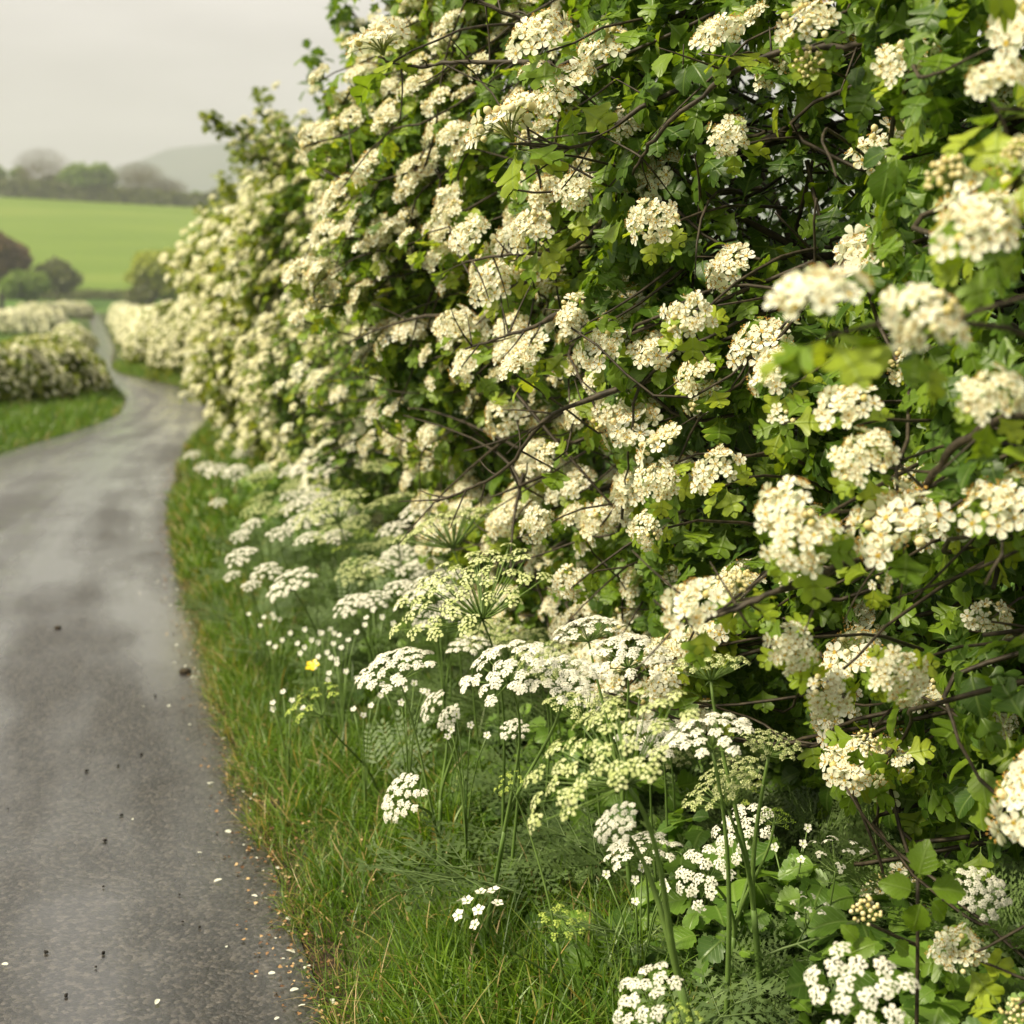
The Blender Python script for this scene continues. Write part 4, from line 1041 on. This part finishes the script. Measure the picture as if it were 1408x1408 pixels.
def road_z(x, y):
    l = np.interp(y, LE[:, 1], LE[:, 0]); r_ = np.interp(y, RE[:, 1], RE[:, 0]); t = np.clip((x - l) / (r_ - l), 0, 1)
    return .012 + .03 * (1 - (2 * t - 1) ** 2)
def Gp(px, py):
    x, y, z = ray(px, py); t = -H / z; return x * t, y * t
# fallen petals
pb = Bag(); flower_pts = []
V = []; 
for i in range(8):
    a = i / 8 * 6.283; V.append((math.cos(a) * .6, math.sin(a) + .0, .12 * math.cos(a * 2)))
pb.add([(0, 0, -.05)] + V, [(0, 1 + i, 1 + (i + 1) % 8) for i in range(8)], 0, (0, .8, .8))
pme = pb.mesh("petal", [PETAL])
petals = [(314, 1153), (346, 1176), (300, 1222), (275, 1184), (383, 1201), (350, 1242), (397, 1272), (397, 1290), (400, 1318), (405, 1372), (312, 1315), (374, 1350), (233, 979), (270, 938), (292, 928), (197, 981), (359, 1160), (334, 1096), (352, 1099), (308, 1022), (316, 1048),
          (268, 925), (262, 862), (285, 856), (252, 838), (245, 800), (457, 1385), (460, 1389), (217, 1395), (370, 1085), (345, 1105), (8, 1348), (292, 1085), (183, 1140), (420, 1340), (365, 1125), (382, 1142), (262, 905)]
for i in range(46):
    yy = 2.6 + 6.5 * RNG.uniform() ** 1.5; xx = float(edge_x(yy)) - abs(RNG.normal(0, .09)); petals.append((704 + F * xx / (yy * math.cos(PITCH) + H * math.sin(PITCH)), 704 + F * math.tan(math.atan(H / yy) - PITCH)))
for i, (px, py) in enumerate(petals):
    x, y = Gp(px, py); o = link("fallen_petal", pme, None, (x, y, float(road_z(x, y)) + .006))
    s = RNG.uniform(.005, .012) * (1 if i < 38 else .8); o.scale = (s * RNG.uniform(.7, 1.3), s, s); o.rotation_euler = (RNG.uniform(-.2, .2), RNG.uniform(-.2, .2), RNG.uniform(0, 6.28))
    tag(o, "small cream petal fallen on the dark asphalt near the grass edge", "petal", "fallen petals on the road")
gb = Bag(); ball(gb, np.zeros(3), 1, 0, .3, 7, 5); gb.V = [v * (1 + .25 * np.sin(v[:, [1]] * 5 + v[:, [0]] * 3)) for v in gb.V]
gme = gb.mesh("grit", [plain_mat("dark_grit", (.006, .005, .004), (.02, .016, .012), 60, .8)], smooth=False)
grit = [(92, 1389), (64, 1329), (143, 1328), (133, 1348), (247, 1243), (275, 1288), (252, 1281), (143, 1235), (145, 1170), (120, 1073), (163, 1065), (12, 1129), (168, 1134), (214, 965), (195, 1048), (41, 1365), (52, 1177), (68, 1172), (90, 1198)]
for i, (px, py) in enumerate(grit[:15]):
    x, y = Gp(px, py); o = link("road_grit", gme, None, (x, y, float(road_z(x, y)) + .004)); s = RNG.uniform(.0025, .0052); o.scale = (s * 1.3, s, s * .8); o.rotation_euler = (0, 0, RNG.uniform(0, 6))
    tag(o, "tiny dark crumb of grit lying loose on the wet asphalt", "grit", "dark grit scattered on the road")
def clod(px, py, r, label):
    x, y = Gp(px, py); b = Bag(); ball(b, np.zeros(3), 1, 0, .3, 14, 10)
    v = b.V[0]; v = v * np.array([[1.3 + .25 * mnoise.noise(Vector(q) * 2.2), 1 + .3 * mnoise.noise(Vector(q) * 1.7), .6 + .3 * mnoise.noise(Vector(q) * 3)] for q in v.tolist()]); b.V = [(v * r).astype(np.float32)]
    o = link("soil_clod", b.mesh("soil_clod", [SOIL]), None, (x, y, float(road_z(x, y)) + r * .35)); tag(o, label, "clod")
clod(255, 930, .020, "brown mossy clod of soil on the asphalt beside a few pale petals")
clod(80, 874, .013, "small brown clod lying alone in the middle of the road")

# ------------------------------------------------------------------ umbellifers
def umbel_bag(seed, kindn):
    """umbel with rays meeting at the origin, axis +Z, radius about 1; materials: flowers, stalks"""
    rng = random.Random(seed); b = Bag()
    cfg = {'white': dict(n=32, m=19, fr=.037, ur=.140, h=.62, dome=.40), 'lime': dict(n=42, m=15, fr=.024, ur=.110, h=.62, dome=.22), 'yel': dict(n=13, m=9, fr=.05, ur=.16, h=.8, dome=.3),
           'big': dict(n=15, m=16, fr=.052, ur=.20, h=.7, dome=.35), 'sparse': dict(n=8, m=4, fr=.075, ur=.16, h=.9, dome=.4), 'five': dict(n=8, m=1, fr=.26, ur=.01, h=1.0, dome=.4), 'green': dict(n=20, m=8, fr=.06, ur=.17, h=.7, dome=.55)}[kindn]
    n = cfg['n']; ga = 2.39996
    for i in range(n):
        t = math.sqrt((i + .6) / n); ph = i * ga + rng.uniform(-.2, .2); rho = t * rng.uniform(.92, 1.05)
        e = np.array((rho * math.cos(ph), rho * math.sin(ph), cfg['h'] - cfg['dome'] * rho * rho + rng.gauss(0, .025)))
        tube(b, bez((0, 0, 0), (e[0] * .45, e[1] * .45, e[2] * .35), e, 6), np.linspace(.014, .009, 6), 1, 4, rng.uniform(.3, 1), cap=False)
        un = nrm(np.array((e[0] * .5, e[1] * .5, 1.0)) + np.array([rng.gauss(0, .12) for _ in range(3)]))
        Fm = frames_z(np.array([un]), np.array([rng.uniform(0, 6)]))[0]
        for j in range(cfg['m']):
            tt = math.sqrt((j + .4) / cfg['m']) if cfg['m'] > 1 else 0; a = j * ga
            ur = cfg['ur'] * rng.uniform(.92, 1.08)
            loc = np.array((math.cos(a) * tt * ur, math.sin(a) * tt * ur, ur * (.50 - .30 * tt * tt)))
            c = Fm @ loc + e
            if j % 2 == 0 or cfg['m'] < 6:
                tube(b, np.array([e, c]), (.006, .005), 1, 3, .8, cap=False)
            fn = nrm(Fm @ np.array((loc[0] / ur * .6, loc[1] / ur * .6, 1.0)) + np.array([rng.gauss(0, .15) for _ in range(3)]))
            r_ = cfg['fr'] * rng.uniform(.8, 1.15); rn = rng.random()
            if kindn == 'green': ball(b, c, r_ * .6, 0, rn, 5, 3); continue
            if kindn == 'five': flower(b, c, fn, r_, 1, rng, rn) ; continue
            F2 = frames_z(np.array([fn]), np.array([rng.uniform(0, 6)]))[0]
            for k in range(5):
                an = k * 1.2566; ca, sa = math.cos(an), math.sin(an)
                L_ = r_ * (rng.uniform(.9, 1.15) if j < cfg['m'] * .6 else rng.uniform(1.0, 1.5))
                q = [(0, 0, 0), (.62 * L_, -.40 * L_, .10 * L_), (L_, 0, -.02 * L_), (.62 * L_, .40 * L_, .10 * L_)]
                q = np.array([(x_ * ca - y_ * sa, x_ * sa + y_ * ca, z_) for x_, y_, z_ in q])
                b.add(q @ F2.T + c, [(0, 1, 2), (0, 2, 3)], 0, (0, .8, rn))
    if kindn in ('white', 'lime', 'yel'):
        for i in range(5):
            a = i * 1.257; tube(b, bez((0, 0, 0), (math.cos(a) * .1, math.sin(a) * .1, -.02), (math.cos(a) * .2, math.sin(a) * .2, -.12), 3), (.012, .008, .003), 1, 3, .6)
    return b
UM = {}
def umbel_mesh(kindn, v):
    key = (kindn, v)
    if key not in UM:
        fm = {'white': UWHITE, 'lime': ULIME, 'yel': UYEL, 'big': UWHITE, 'sparse': UWHITE, 'five': UWHITE, 'green': UGREEN}[kindn]
        mats = [fm, STEM] if kindn != 'five' else [UWHITE, STEM]
        UM[key] = umbel_bag(sum(map(ord, kindn)) + v * 13, kindn).mesh("umbel", mats, smooth=False)
    return UM[key]

def fern_tpl(seed=0, npair=7):
    rng = random.Random(seed); b = Bag()
    tube(b, bez((0, 0, 0), (0, .5, .12), (0, 1.0, -.08), 8), np.linspace(.010, .003, 8), 0, 4, .6)
    def curve(t): return np.array((0, t, .24 * t * (1 - t) * 1.0 - .08 * t * t))
    def lobe(c, dv, L_, W, rn):
        up = np.array((0, 0, 1.)); s = nrm(np.cross(dv, up))
        p = [c, c + dv * L_ * .35 + s * W * .55, c + dv * L_ * .30 + s * W * .18, c + dv * L_ * .75 + s * W * .45, c + dv * L_ * .68 + s * W * .12, c + dv * L_, c + dv * L_ * .68 - s * W * .12, c + dv * L_ * .75 - s * W * .45, c + dv * L_ * .30 - s * W * .18, c + dv * L_ * .35 - s * W * .55]
        b.add(np.array(p) + np.array((0, 0, rng.uniform(-.01, .01))), [(0, 1, 2), (2, 3, 4), (0, 2, 4), (0, 4, 5), (0, 5, 6), (0, 6, 8), (6, 7, 8), (8, 9, 0)], 0, (0, 0, rn))
    for i in range(npair):
        t = .22 + .74 * i / (npair - 1) ; env = .52 * (1 - ((t - .22) / .78) ** 1.3) + .05
        for s in (-1, 1):
            c = curve(t); dv = nrm(np.array((s * 1.0, .55 + t * .5 + rng.uniform(-.15, .15), rng.uniform(-.35, .35)))); e = c + dv * env
            tube(b, np.array([c, c + dv * env * .5 + (0, 0, .01), e]), (.006, .004, .002), 0, 3, .5)
            m = max(2, int(7 * env / .55))
            for j in range(m):
                u = .18 + .8 * j / m; cc = c + dv * env * u
                for s2 in (-1, 1):
                    perp = np.array((-dv[1] * s2 * s, dv[0] * s2 * s, 0)); d2 = nrm(dv * .7 + perp * .9 + np.array((0, 0, rng.uniform(-.1, .1))))
                    lobe(cc, d2, env * .30 * (1.1 - u * .7) + .03, .034 * (1.1 - .5 * u) + .012, rng.uniform(.0, .5))
            lobe(e - dv * .02, dv, .08, .06, .3)
    lobe(curve(.97), np.array((0, 1., 0)), .10, .07, .3)
    return b
FT = [fern_tpl(i, 6 + i) for i in range(3)]
FTA = [f.arrays() for f in FT]
FMESH = [f.mesh("leaf", [FERN]) for f in FT]

def mat_to_quat(Fm):
    from mathutils import Matrix
    return Matrix([[float(Fm[i, j]) for j in range(3)] for i in range(3)]).to_quaternion()

def plant(label, base, umbels, nleaf=2, name="cow_parsley", cat="cow parsley", group="cow parsley plants on the verge", lsize=.3, thick=1.0, fork=.45):
    """base (px, depth) on the verge; umbels: px, py, width px, depth, kind, axis"""
    bx = P(base[0], 900, base[1])[0]; by = base[1]
    gz = .07
    rt = root(name, (bx, by, gz), label, cat, group)
    st = Bag(); b0 = np.array((bx, by, gz - .02))
    tops = []
    for (px, py, wpx, d, kn, ax) in umbels:
        ax = nrm(np.array(ax, float)); r_ = wpx * d / F / 2
        hh = {'white': .45, 'lime': .45, 'yel': .6, 'big': .5, 'sparse': .6, 'five': .7, 'green': .5}[kn]
        c = P(px, py, d); apex = c - ax * r_ * hh
        tops.append((apex, ax, r_, kn, px))
    mean = sum(t[0] for t in tops) / len(tops)
    fk = b0 + (mean - b0) * fork + np.array((0, 0, .03))
    if len(tops) == 1:
        a, ax, r_, kn, _ = tops[0]; L_ = np.linalg.norm(a - b0)
        tube(st, bez(b0, b0 + np.array((0, 0, L_ * .4)), a - ax * L_ * .3, 14, a) , np.linspace(.0052, .0025, 14) * thick, 0, 6, .5)
    else:
        tube(st, bez(b0, (b0 + fk) / 2, fk, 8), np.linspace(.0068, .005, 8) * thick, 0, 7, .4)
        for a, ax, r_, kn, _ in tops:
            L_ = np.linalg.norm(a - fk)
            tube(st, bez(fk, fk + nrm(fk - b0) * L_ * .35, a - ax * L_ * .3, 12, a), np.linspace(.0045, .0024, 12) * thick, 0, 6, .6)
    part("stem", st, [STEM], rt)
    for a, ax, r_, kn, px in tops:
        o = bpy.data.objects.new("umbel", umbel_mesh(kn, px % 4)); COL.objects.link(o); o.parent = rt
        o.rotation_mode = 'QUATERNION'; o.rotation_quaternion = mat_to_quat(frames_z(np.array([ax]), np.array([px * .37]))[0])
        p = a - np.array(rt.location); o.location = tuple(float(v) for v in p); o.scale = (r_, r_, r_)
    for k in range(nleaf):
        h_ = RNG.uniform(.05, .6); c = b0 + (fk - b0) * h_ * 1.5
        a = RNG.uniform(0, 6.28); yd = np.array((math.cos(a), math.sin(a) * .8 - .3, RNG.uniform(.1, .6)))
        Fm = frames(yd[None], np.array([[0, -.2, 1.]]))[0]
        o = bpy.data.objects.new("leaf", FMESH[k % 3]); COL.objects.link(o); o.parent = rt; o.rotation_mode = 'QUATERNION'; o.rotation_quaternion = mat_to_quat(Fm)
        o.location = tuple(float(v) for v in (c - np.array(rt.location))); s = lsize * RNG.uniform(.8, 1.2); o.scale = (s, s, s)
    return rt

plant("cow parsley with the two broadest dense white umbels, at the centre of the verge", (660, 2.9), [(688, 915, 135, 2.65, 'white', (-.45, -.35, 1)), (772, 926, 105, 2.7, 'white', (-.1, -.4, 1))], 2)
plant("cow parsley with a thin pale umbel above a white one, right of centre", (880, 2.9), [(805, 860, 104, 2.95, 'white', (-.2, .12, 1)), (862, 896, 120, 2.8, 'white', (-.1, -.3, 1))], 1)
plant("cow parsley with one flat white umbel and one small drooping umbel below left", (625, 3.2), [(540, 914, 118, 3.1, 'white', (-.35, -.2, 1)), (548, 1095, 82, 2.9, 'white', (-.7, -.5, .6))], 1, fork=.35)
plant("umbellifer with the largest lime green umbel, seen from its tilted side", (1010, 2.2), [(830, 1035, 275, 2.05, 'lime', (-.55, -.18, .8)), (845, 1130, 74, 2.15, 'white', (-.6, -.4, .7))], 2, thick=1.5)
plant("umbellifer with a wide pale green umbel left of centre below the hawthorn", (690, 3.4), [(645, 812, 225, 3.2, 'lime', (-.4, -.35, 1))], 1)
plant("umbellifer with a spoked yellow green umbel close under the hawthorn branches", (690, 4.2), [(612, 722, 150, 4.0, 'lime', (-.35, .1, 1))], 1)
plant("cow parsley with an arched white umbel on a thick stem before the hedge", (1010, 2.4), [(972, 1002, 138, 2.3, 'white', (-.25, .0, 1))], 2, thick=1.2)
plant("umbellifer with two sparse lime umbels right of the arched white one", (1070, 2.5), [(1060, 1022, 90, 2.4, 'lime', (.1, -.2, 1)), (990, 1086, 122, 2.35, 'lime', (-.4, .1, 1)), (975, 912, 110, 2.45, 'lime', (-.1, .1, 1))], 1, thick=1.2)
plant("cow parsley with loose white umbels around a round green seed head", (1010, 2.6), [(1022, 1140, 92, 2.55, 'big', (-.5, -.5, .7)), (965, 1203, 92, 2.45, 'big', (-.5, -.6, .6)), (1065, 1122, 54, 2.5, 'green', (0, -.2, 1))], 2)
plant("umbellifer with big clear white florets at the bottom edge, right of centre", (1190, 1.95), [(1180, 1362, 150, 1.85, 'big', (-.25, -.6, .7))], 2)
plant("cow parsley with a small white umbel cut by the bottom edge", (905, 2.15), [(888, 1370, 110, 2.05, 'big', (-.5, -.4, .7))], 1)
plant("cow parsley with a fine white umbel low at the right edge in shade", (1360, 2.4), [(1352, 1225, 86, 2.3, 'white', (.1, -.6, .7))], 1)
plant("delicate umbellifer with scattered tiny white florets under the hawthorn", (1150, 2.6), [(1150, 1172, 96, 2.5, 'sparse', (0, -.1, 1)), (1110, 1245, 60, 2.4, 'sparse', (0, -.4, 1))], 1, thick=.6)
plant("small plant with a few five petalled white flowers over the verge grass", (800, 2.6), [(655, 1248, 82, 2.45, 'five', (-.35, -.3, 1))], 0, name="white_wildflower", cat="wildflower", thick=.55, fork=.5)
plant("umbellifer with one yellow green umbel leaning over the grass on the left", (520, 3.8), [(430, 962, 92, 3.6, 'yel', (-.5, -.1, 1))], 1, thick=.8)
plant("umbellifer with a tiny yellow green umbel at the bottom edge", (945, 2.1), [(940, 1398, 58, 2.0, 'yel', (-.1, -.3, 1))], 1, thick=.7)
plant("umbellifer with green budded umbel low in the grass below centre", (790, 2.6), [(778, 1268, 76, 2.5, 'yel', (.1, -.4, 1)), (700, 1075, 50, 2.6, 'yel', (-.4, -.3, 1))], 0, thick=.7)
plant("cow parsley with a pair of small narrow white umbels below the flat one", (600, 3.3), [(590, 968, 52, 3.3, 'white', (-.8, -.2, .6)), (615, 985, 44, 3.25, 'white', (-.6, -.4, .6))], 0)
plant("cow parsley with a small white umbel just under the broad central ones", (700, 3.1), [(706, 1000, 44, 3.0, 'white', (-.2, -.4, 1))], 0)
plant("cow parsley with an oval white umbel above dark green leaves, left of centre", (450, 5.0), [(396, 799, 72, 4.8, 'white', (-.5, -.4, 1))], 2)
plant("cow parsley with two touching white umbels below the lime umbels", (520, 4.7), [(482, 828, 58, 4.5, 'white', (-.3, -.3, 1)), (512, 822, 52, 4.5, 'white', (-.2, -.3, 1))], 1)
plant("umbellifer with a flat creamy pink umbel behind the pale green one", (600, 4.2), [(588, 806, 118, 4.0, 'white', (-.5, .0, 1))], 1)
plant("cow parsley with a single small white umbel on an upright stem in mid verge", (470, 5.4), [(462, 735, 42, 5.3, 'white', (-.1, -.3, 1))], 1)
plant("umbellifer with a yellow green umbel under the hedge in the middle distance", (470, 5.6), [(455, 697, 112, 5.2, 'lime', (-.4, -.2, 1))], 1)
plant("umbellifer with a small lime umbel between white ones in mid verge", (510, 5.0), [(506, 786, 56, 4.9, 'lime', (0, -.2, 1))], 1)
plant("umbellifer with a small yellow green umbel touching the hedge foot", (540, 5.5), [(535, 690, 76, 5.3, 'lime', (-.3, .1, 1))], 1)
MIDS = [(352, 700, 50, 6.2), (330, 762, 50, 5.6), (366, 782, 46, 5.4), (384, 732, 40, 5.8), (345, 720, 36, 6.6), (388, 700, 46, 6.4), (428, 683, 44, 6.4), (430, 640, 64, 7.4), (470, 632, 70, 7.4), (400, 646, 40, 8.2),
        (360, 655, 42, 8.6), (325, 648, 38, 9.5), (295, 645, 36, 10), (280, 640, 30, 10.6), (264, 624, 26, 12), (520, 640, 50, 6.4), (572, 700, 54, 5.2), (540, 725, 46, 5.2), (330, 735, 34, 6.4), (300, 690, 26, 7.6),
        (410, 668, 40, 7), (440, 712, 40, 5.9), (345, 803, 30, 5.2), (335, 622, 32, 11), (318, 790, 26, 5.5)]
for i, (px, py, wp, d) in enumerate(MIDS):
    far = d > 8
    plant("small blurred pale cow parsley at the far verge where the road narrows" if far else "blurred pale cow parsley of mid verge between the road edge and hedge", (px + 25, d + .1), [(px, py, wp, d, 'white' if i % 5 else 'lime', (-.35 + .1 * (i % 4), -.3, 1))], 1 if not far else 0,
          group="far cow parsley plants" if far else "mid verge cow parsley plants")

# the crowded bank of umbels under the hedge
from math import sqrt
for i in range(64):
    yy = 2.7 + 5.6 * ((i + .5) / 64) ** 1.15; lo_ = float(edge_x(yy)) + np.interp(yy, [2.7, 5, 8], [.66, .42, .28]); hi_ = float(interp(yy, FACE)) + .15
    u = (i * .618) % 1.0; xx = lo_ + (max(hi_, lo_ + .2) - lo_) * u; zz = .40 + .42 * ((i * .381) % 1.0) * (.5 + u * .6)
    px_ = 704 + F * xx / (yy * math.cos(PITCH) + (H - zz) * math.sin(PITCH)); py_ = 704 - F * math.tan(math.atan((zz - H) / yy) + PITCH)
    kd = ('white', 'lime', 'white', 'yel', 'white', 'lime', 'white')[i % 7]
    lab = {'white': "white cow parsley crowded among other umbels on the bank below the tall hedge", 'lime': "pale lime umbellifer crowded among white umbels on the bank below the hedge", 'yel': "small yellow green umbellifer crowded among white umbels below the hedge"}[kd]
    plant(lab, (px_ + 14, yy + .05), [(px_, py_, F / yy * RNG.uniform(.11, .19) * (.7 if kd == 'yel' else 1.15 if kd == 'lime' else 1), yy, kd, (RNG.uniform(-.5, .1), RNG.uniform(-.4, .05), 1))], 1, group={'white': "crowded white cow parsley", 'lime': "crowded lime umbellifers", 'yel': "crowded yellow green umbellifers"}[kd], thick=.8)

# buttercup
bb = Bag(); rng = random.Random(3); bp = P(430, 915, 4.2); flower(bb, bp, nrm(np.array((-.2, -.6, .8))), .024, 1, rng, .8)
rt = root("buttercup", (bp[0] + .03, bp[1], .07), "single bright yellow buttercup in the grass left of the white umbels", "buttercup")
part("flower", bb, [YELLOW, YELLOW], rt); sb = Bag(); tube(sb, bez((bp[0] + .03, bp[1], .05), (bp[0] + .03, bp[1], .2), bp, 6), .003, 0, 4); part("stem", sb, [STEM], rt)

# small white wildflowers dotted in the verge grass
wf = Bag(); rng = random.Random(5)
for k in range(3): 
    c = np.array((rng.uniform(-.02, .02), rng.uniform(-.02, .02), 1.0 + rng.uniform(-.02, .02) - .0))
wsrc = []
fb = Bag(); flower(fb, np.zeros(3), np.array((0, 0, 1.)), 1.0, 1, random.Random(4), .9); wfl = fb.mesh("flower", [UWHITE, UYEL])
for v in range(3):
    pos = []; s = Bag()
    for k in range(4 + v):
        a = k * 2.4 + v; rr = .038 * math.sqrt(k + .3); pos.append((math.cos(a) * rr, math.sin(a) * rr, .02 * math.sin(k * 5)))
        tube(s, bez((0, 0, -.36), (0, 0, -.12), (pos[-1][0], pos[-1][1], pos[-1][2] - .002), 5), .002, 0, 3)
    wsrc.append((pos, s.mesh("stem", [STEM])))
WF = [(420, 880, 4.5), (408, 895, 4.4), (440, 905, 4.4), (455, 940, 4.1), (470, 925, 4.2), (400, 870, 4.7), (380, 880, 4.8), (420, 858, 4.8), (445, 872, 4.6), (385, 1000, 3.9), (395, 965, 4.0), (520, 880, 4.0), (500, 970, 3.7), (545, 985, 3.5), (560, 950, 3.5), (530, 1010, 3.4),
      (640, 1000, 3.1), (1140, 1130, 2.7), (1090, 1160, 2.7), (910, 1240, 2.5), (880, 1215, 2.6), (475, 560, 4.4), (610, 850, 3.9), (580, 870, 3.9), (470, 880, 4.3), (350, 860, 5.2), (365, 850, 5.2), (390, 840, 5.0), (520, 850, 4.3), (495, 865, 4.3)]
for i, (px, py, d) in enumerate(WF):
    if py < 700 or i % 2: continue
    p = P(px, py, d); fps, sm_ = wsrc[i % 3]
    rt = root("white_wildflower", (p[0], p[1], max(p[2], .3)), "tiny white wildflower tuft dotted in the verge grass", "wildflower", "tiny white wildflowers in the verge")
    b = link("stem", sm_, rt)
    for q in fps:
        a = link("flower", wfl, rt, q); a.scale = (.0105,) * 3; a.rotation_euler = (RNG.uniform(.5, 1.3), RNG.uniform(-.4, .4), 0)
    rt.location = tuple(float(v) for v in p)

# undergrowth: feathery and round leaves between the plants, one mass
ub = Bag()
n = 2300; y = 1.7 + 6.0 * RNG.uniform(0, 1, n) ** 1.3
lo = edge_x(y) + np.interp(y, [2, 4, 6, 8], [.78, .62, .5, .4]); hi = interp(y, FACE) + .45; hi = np.maximum(hi, lo + .3)
x = lo + (hi - lo) * RNG.uniform(0, 1, n) ** .75; z = .07 + RNG.uniform(0, .26, n) * np.clip((x - lo) * 2.2, .15, 1)
yd = RNG.normal(0, 1, (n, 3)) * np.array([1, 1, .2]) + np.array([-.25, -.35, .7])
for k in range(3):
    sl = slice(k, None, 6); ub.put(FTA[k], frames(yd[sl], np.array([0, -.25, 1.]) + RNG.normal(0, .2, yd[sl].shape)), np.stack([x, y, z], 1)[sl], RNG.uniform(.13, .27, len(x[sl])), RNG.uniform(.1, .7, len(x[sl])))
kind(link("undergrowth", ub.mesh("undergrowth", [FERN])), 'stuff')
ub = Bag(); n = 17000; y = 1.6 + 9 * RNG.uniform(0, 1, n) ** 1.3; lo = edge_x(y) + np.interp(y, [2, 5, 8], [.5, .45, .35]); hi = np.maximum(interp(y, FACE) + .55, lo + .3)
x = lo + (hi - lo) * RNG.uniform(0, 1, n) ** .7
cl = np.array([fbm(a * 2.2, c * 2.2, 9.2) for a, c in zip(x, y)]); kp = cl > -.05; x, y = x[kp], y[kp]; n = len(x); lo = lo[kp]
z = .08 + RNG.uniform(0, .30, n) * np.clip((x - lo) * 2.5, .35, 1)
ub.put(bent(leaf_tpl(4), .2, 1.25, .3, .3), frames(RNG.normal(0, 1, (n, 3)) * np.array([1, 1, .3]), np.array([-.1, -.4, 1.]) + RNG.normal(0, .35, (n, 3))), np.stack([x, y, z], 1), RNG.uniform(.035, .085, n), RNG.uniform(.1, .95, n))
kind(link("undergrowth", ub.mesh("undergrowth", [BROAD])), 'stuff')

# young hawthorn sprig with pale buds at the lower right
sp_ = P(1265, 1330, 2.15); rt = root("hawthorn_sprig", (sp_[0], sp_[1], .05), "bright green young sprig with pale yellow bud cluster at lower right", "sprig")
sb = Bag(); top = P(1262, 1210, 2.1)
tube(sb, bez((sp_[0], sp_[1], .03), (sp_[0], sp_[1] - .02, .2), top, 8), np.linspace(.005, .003, 8), 0, 5)
bc = P(1195, 1245, 2.05); tube(sb, bez(P(1262, 1300, 2.12), P(1235, 1290, 2.08), bc - np.array((0, 0, .03)), 6), np.linspace(.004, .0025, 6), 0, 5); part("stem", sb, [TWIG], rt)
cluster_part(rt, "bud_cluster", CMESH['bud'][0], bc - np.array((0, 0, .02)), nrm(np.array((-.3, -.5, .8))), .038, 1.0)
lfm = Bag(); lfm.put(bent(leaf_tpl(4), .25, 1.05, .3, .2), np.eye(3)[None], np.zeros((1, 3)), 1.0, np.array([.62])); lfme = lfm.mesh("leaf", [LEAF])
for (px, py, s, yx, yz) in [(1266, 1180, .068, .1, 1), (1304, 1218, .070, 1, .15), (1232, 1214, .062, -1, .5), (1258, 1262, .064, -.3, -1), (1242, 1302, .042, .9, -.5), (1186, 1300, .050, -1, -.2), (1292, 1250, .05, .7, -.7), (1170, 1282, .040, -.6, .8)]:
    p = P(px, py, 2.08) - np.array((yx, 0, yz)) * s * .5; o = bpy.data.objects.new("leaf", lfme); COL.objects.link(o); o.parent = rt; o.rotation_mode = 'QUATERNION'
    o.rotation_quaternion = mat_to_quat(frames(np.array([[yx, -.25, yz]], float), np.array([[-.2, -.8, .7]]))[0]); s *= .85; o.location = tuple(float(v) for v in (p - np.array(rt.location))); o.scale = (s, s, s)

# ------------------------------------------------------------------ labels of the setting
LAB = {"ground": ("green meadow land running from the lane to the hills", "ground"), "hillside_field": ("bright green sloping field below the ridge of trees", "field"), "road": ("narrow wet grey asphalt lane bending out of sight", "road"),
       "verge_right": ("grassy verge between lane and the tall hawthorn hedge", "verge"), "verge_left": ("grass bank on the left of the lane at the bend", "verge"), "hill": ("faint grey hill dissolving in the mist behind the ridge", "hill"), "haze": ("thin pale mist over the far fields", "haze"),
       "verge_grass": ("long green grass with straw blades beside the near lane", "grass"), "verge_grass.001": ("blurred grass along the lane below the far part of the tall hedge", "grass"), "bank_grass": ("short green grass on the left bank of the lane", "grass"), "bank_grass.001": ("short green grass under the pale hedge beyond the bend", "grass"),
       "leaf_litter": ("brown and tan crumbs of leaf litter along the asphalt edge", "leaf litter"), "undergrowth": ("grey green ferny leaves filling the bank below the hedge", "undergrowth"), "undergrowth.001": ("small rounded green leaves carpeting the bank under the hedge", "undergrowth")}
for k_, (l_, c_) in LAB.items():
    if k_ in bpy.data.objects: tag(bpy.data.objects[k_], l_, c_)
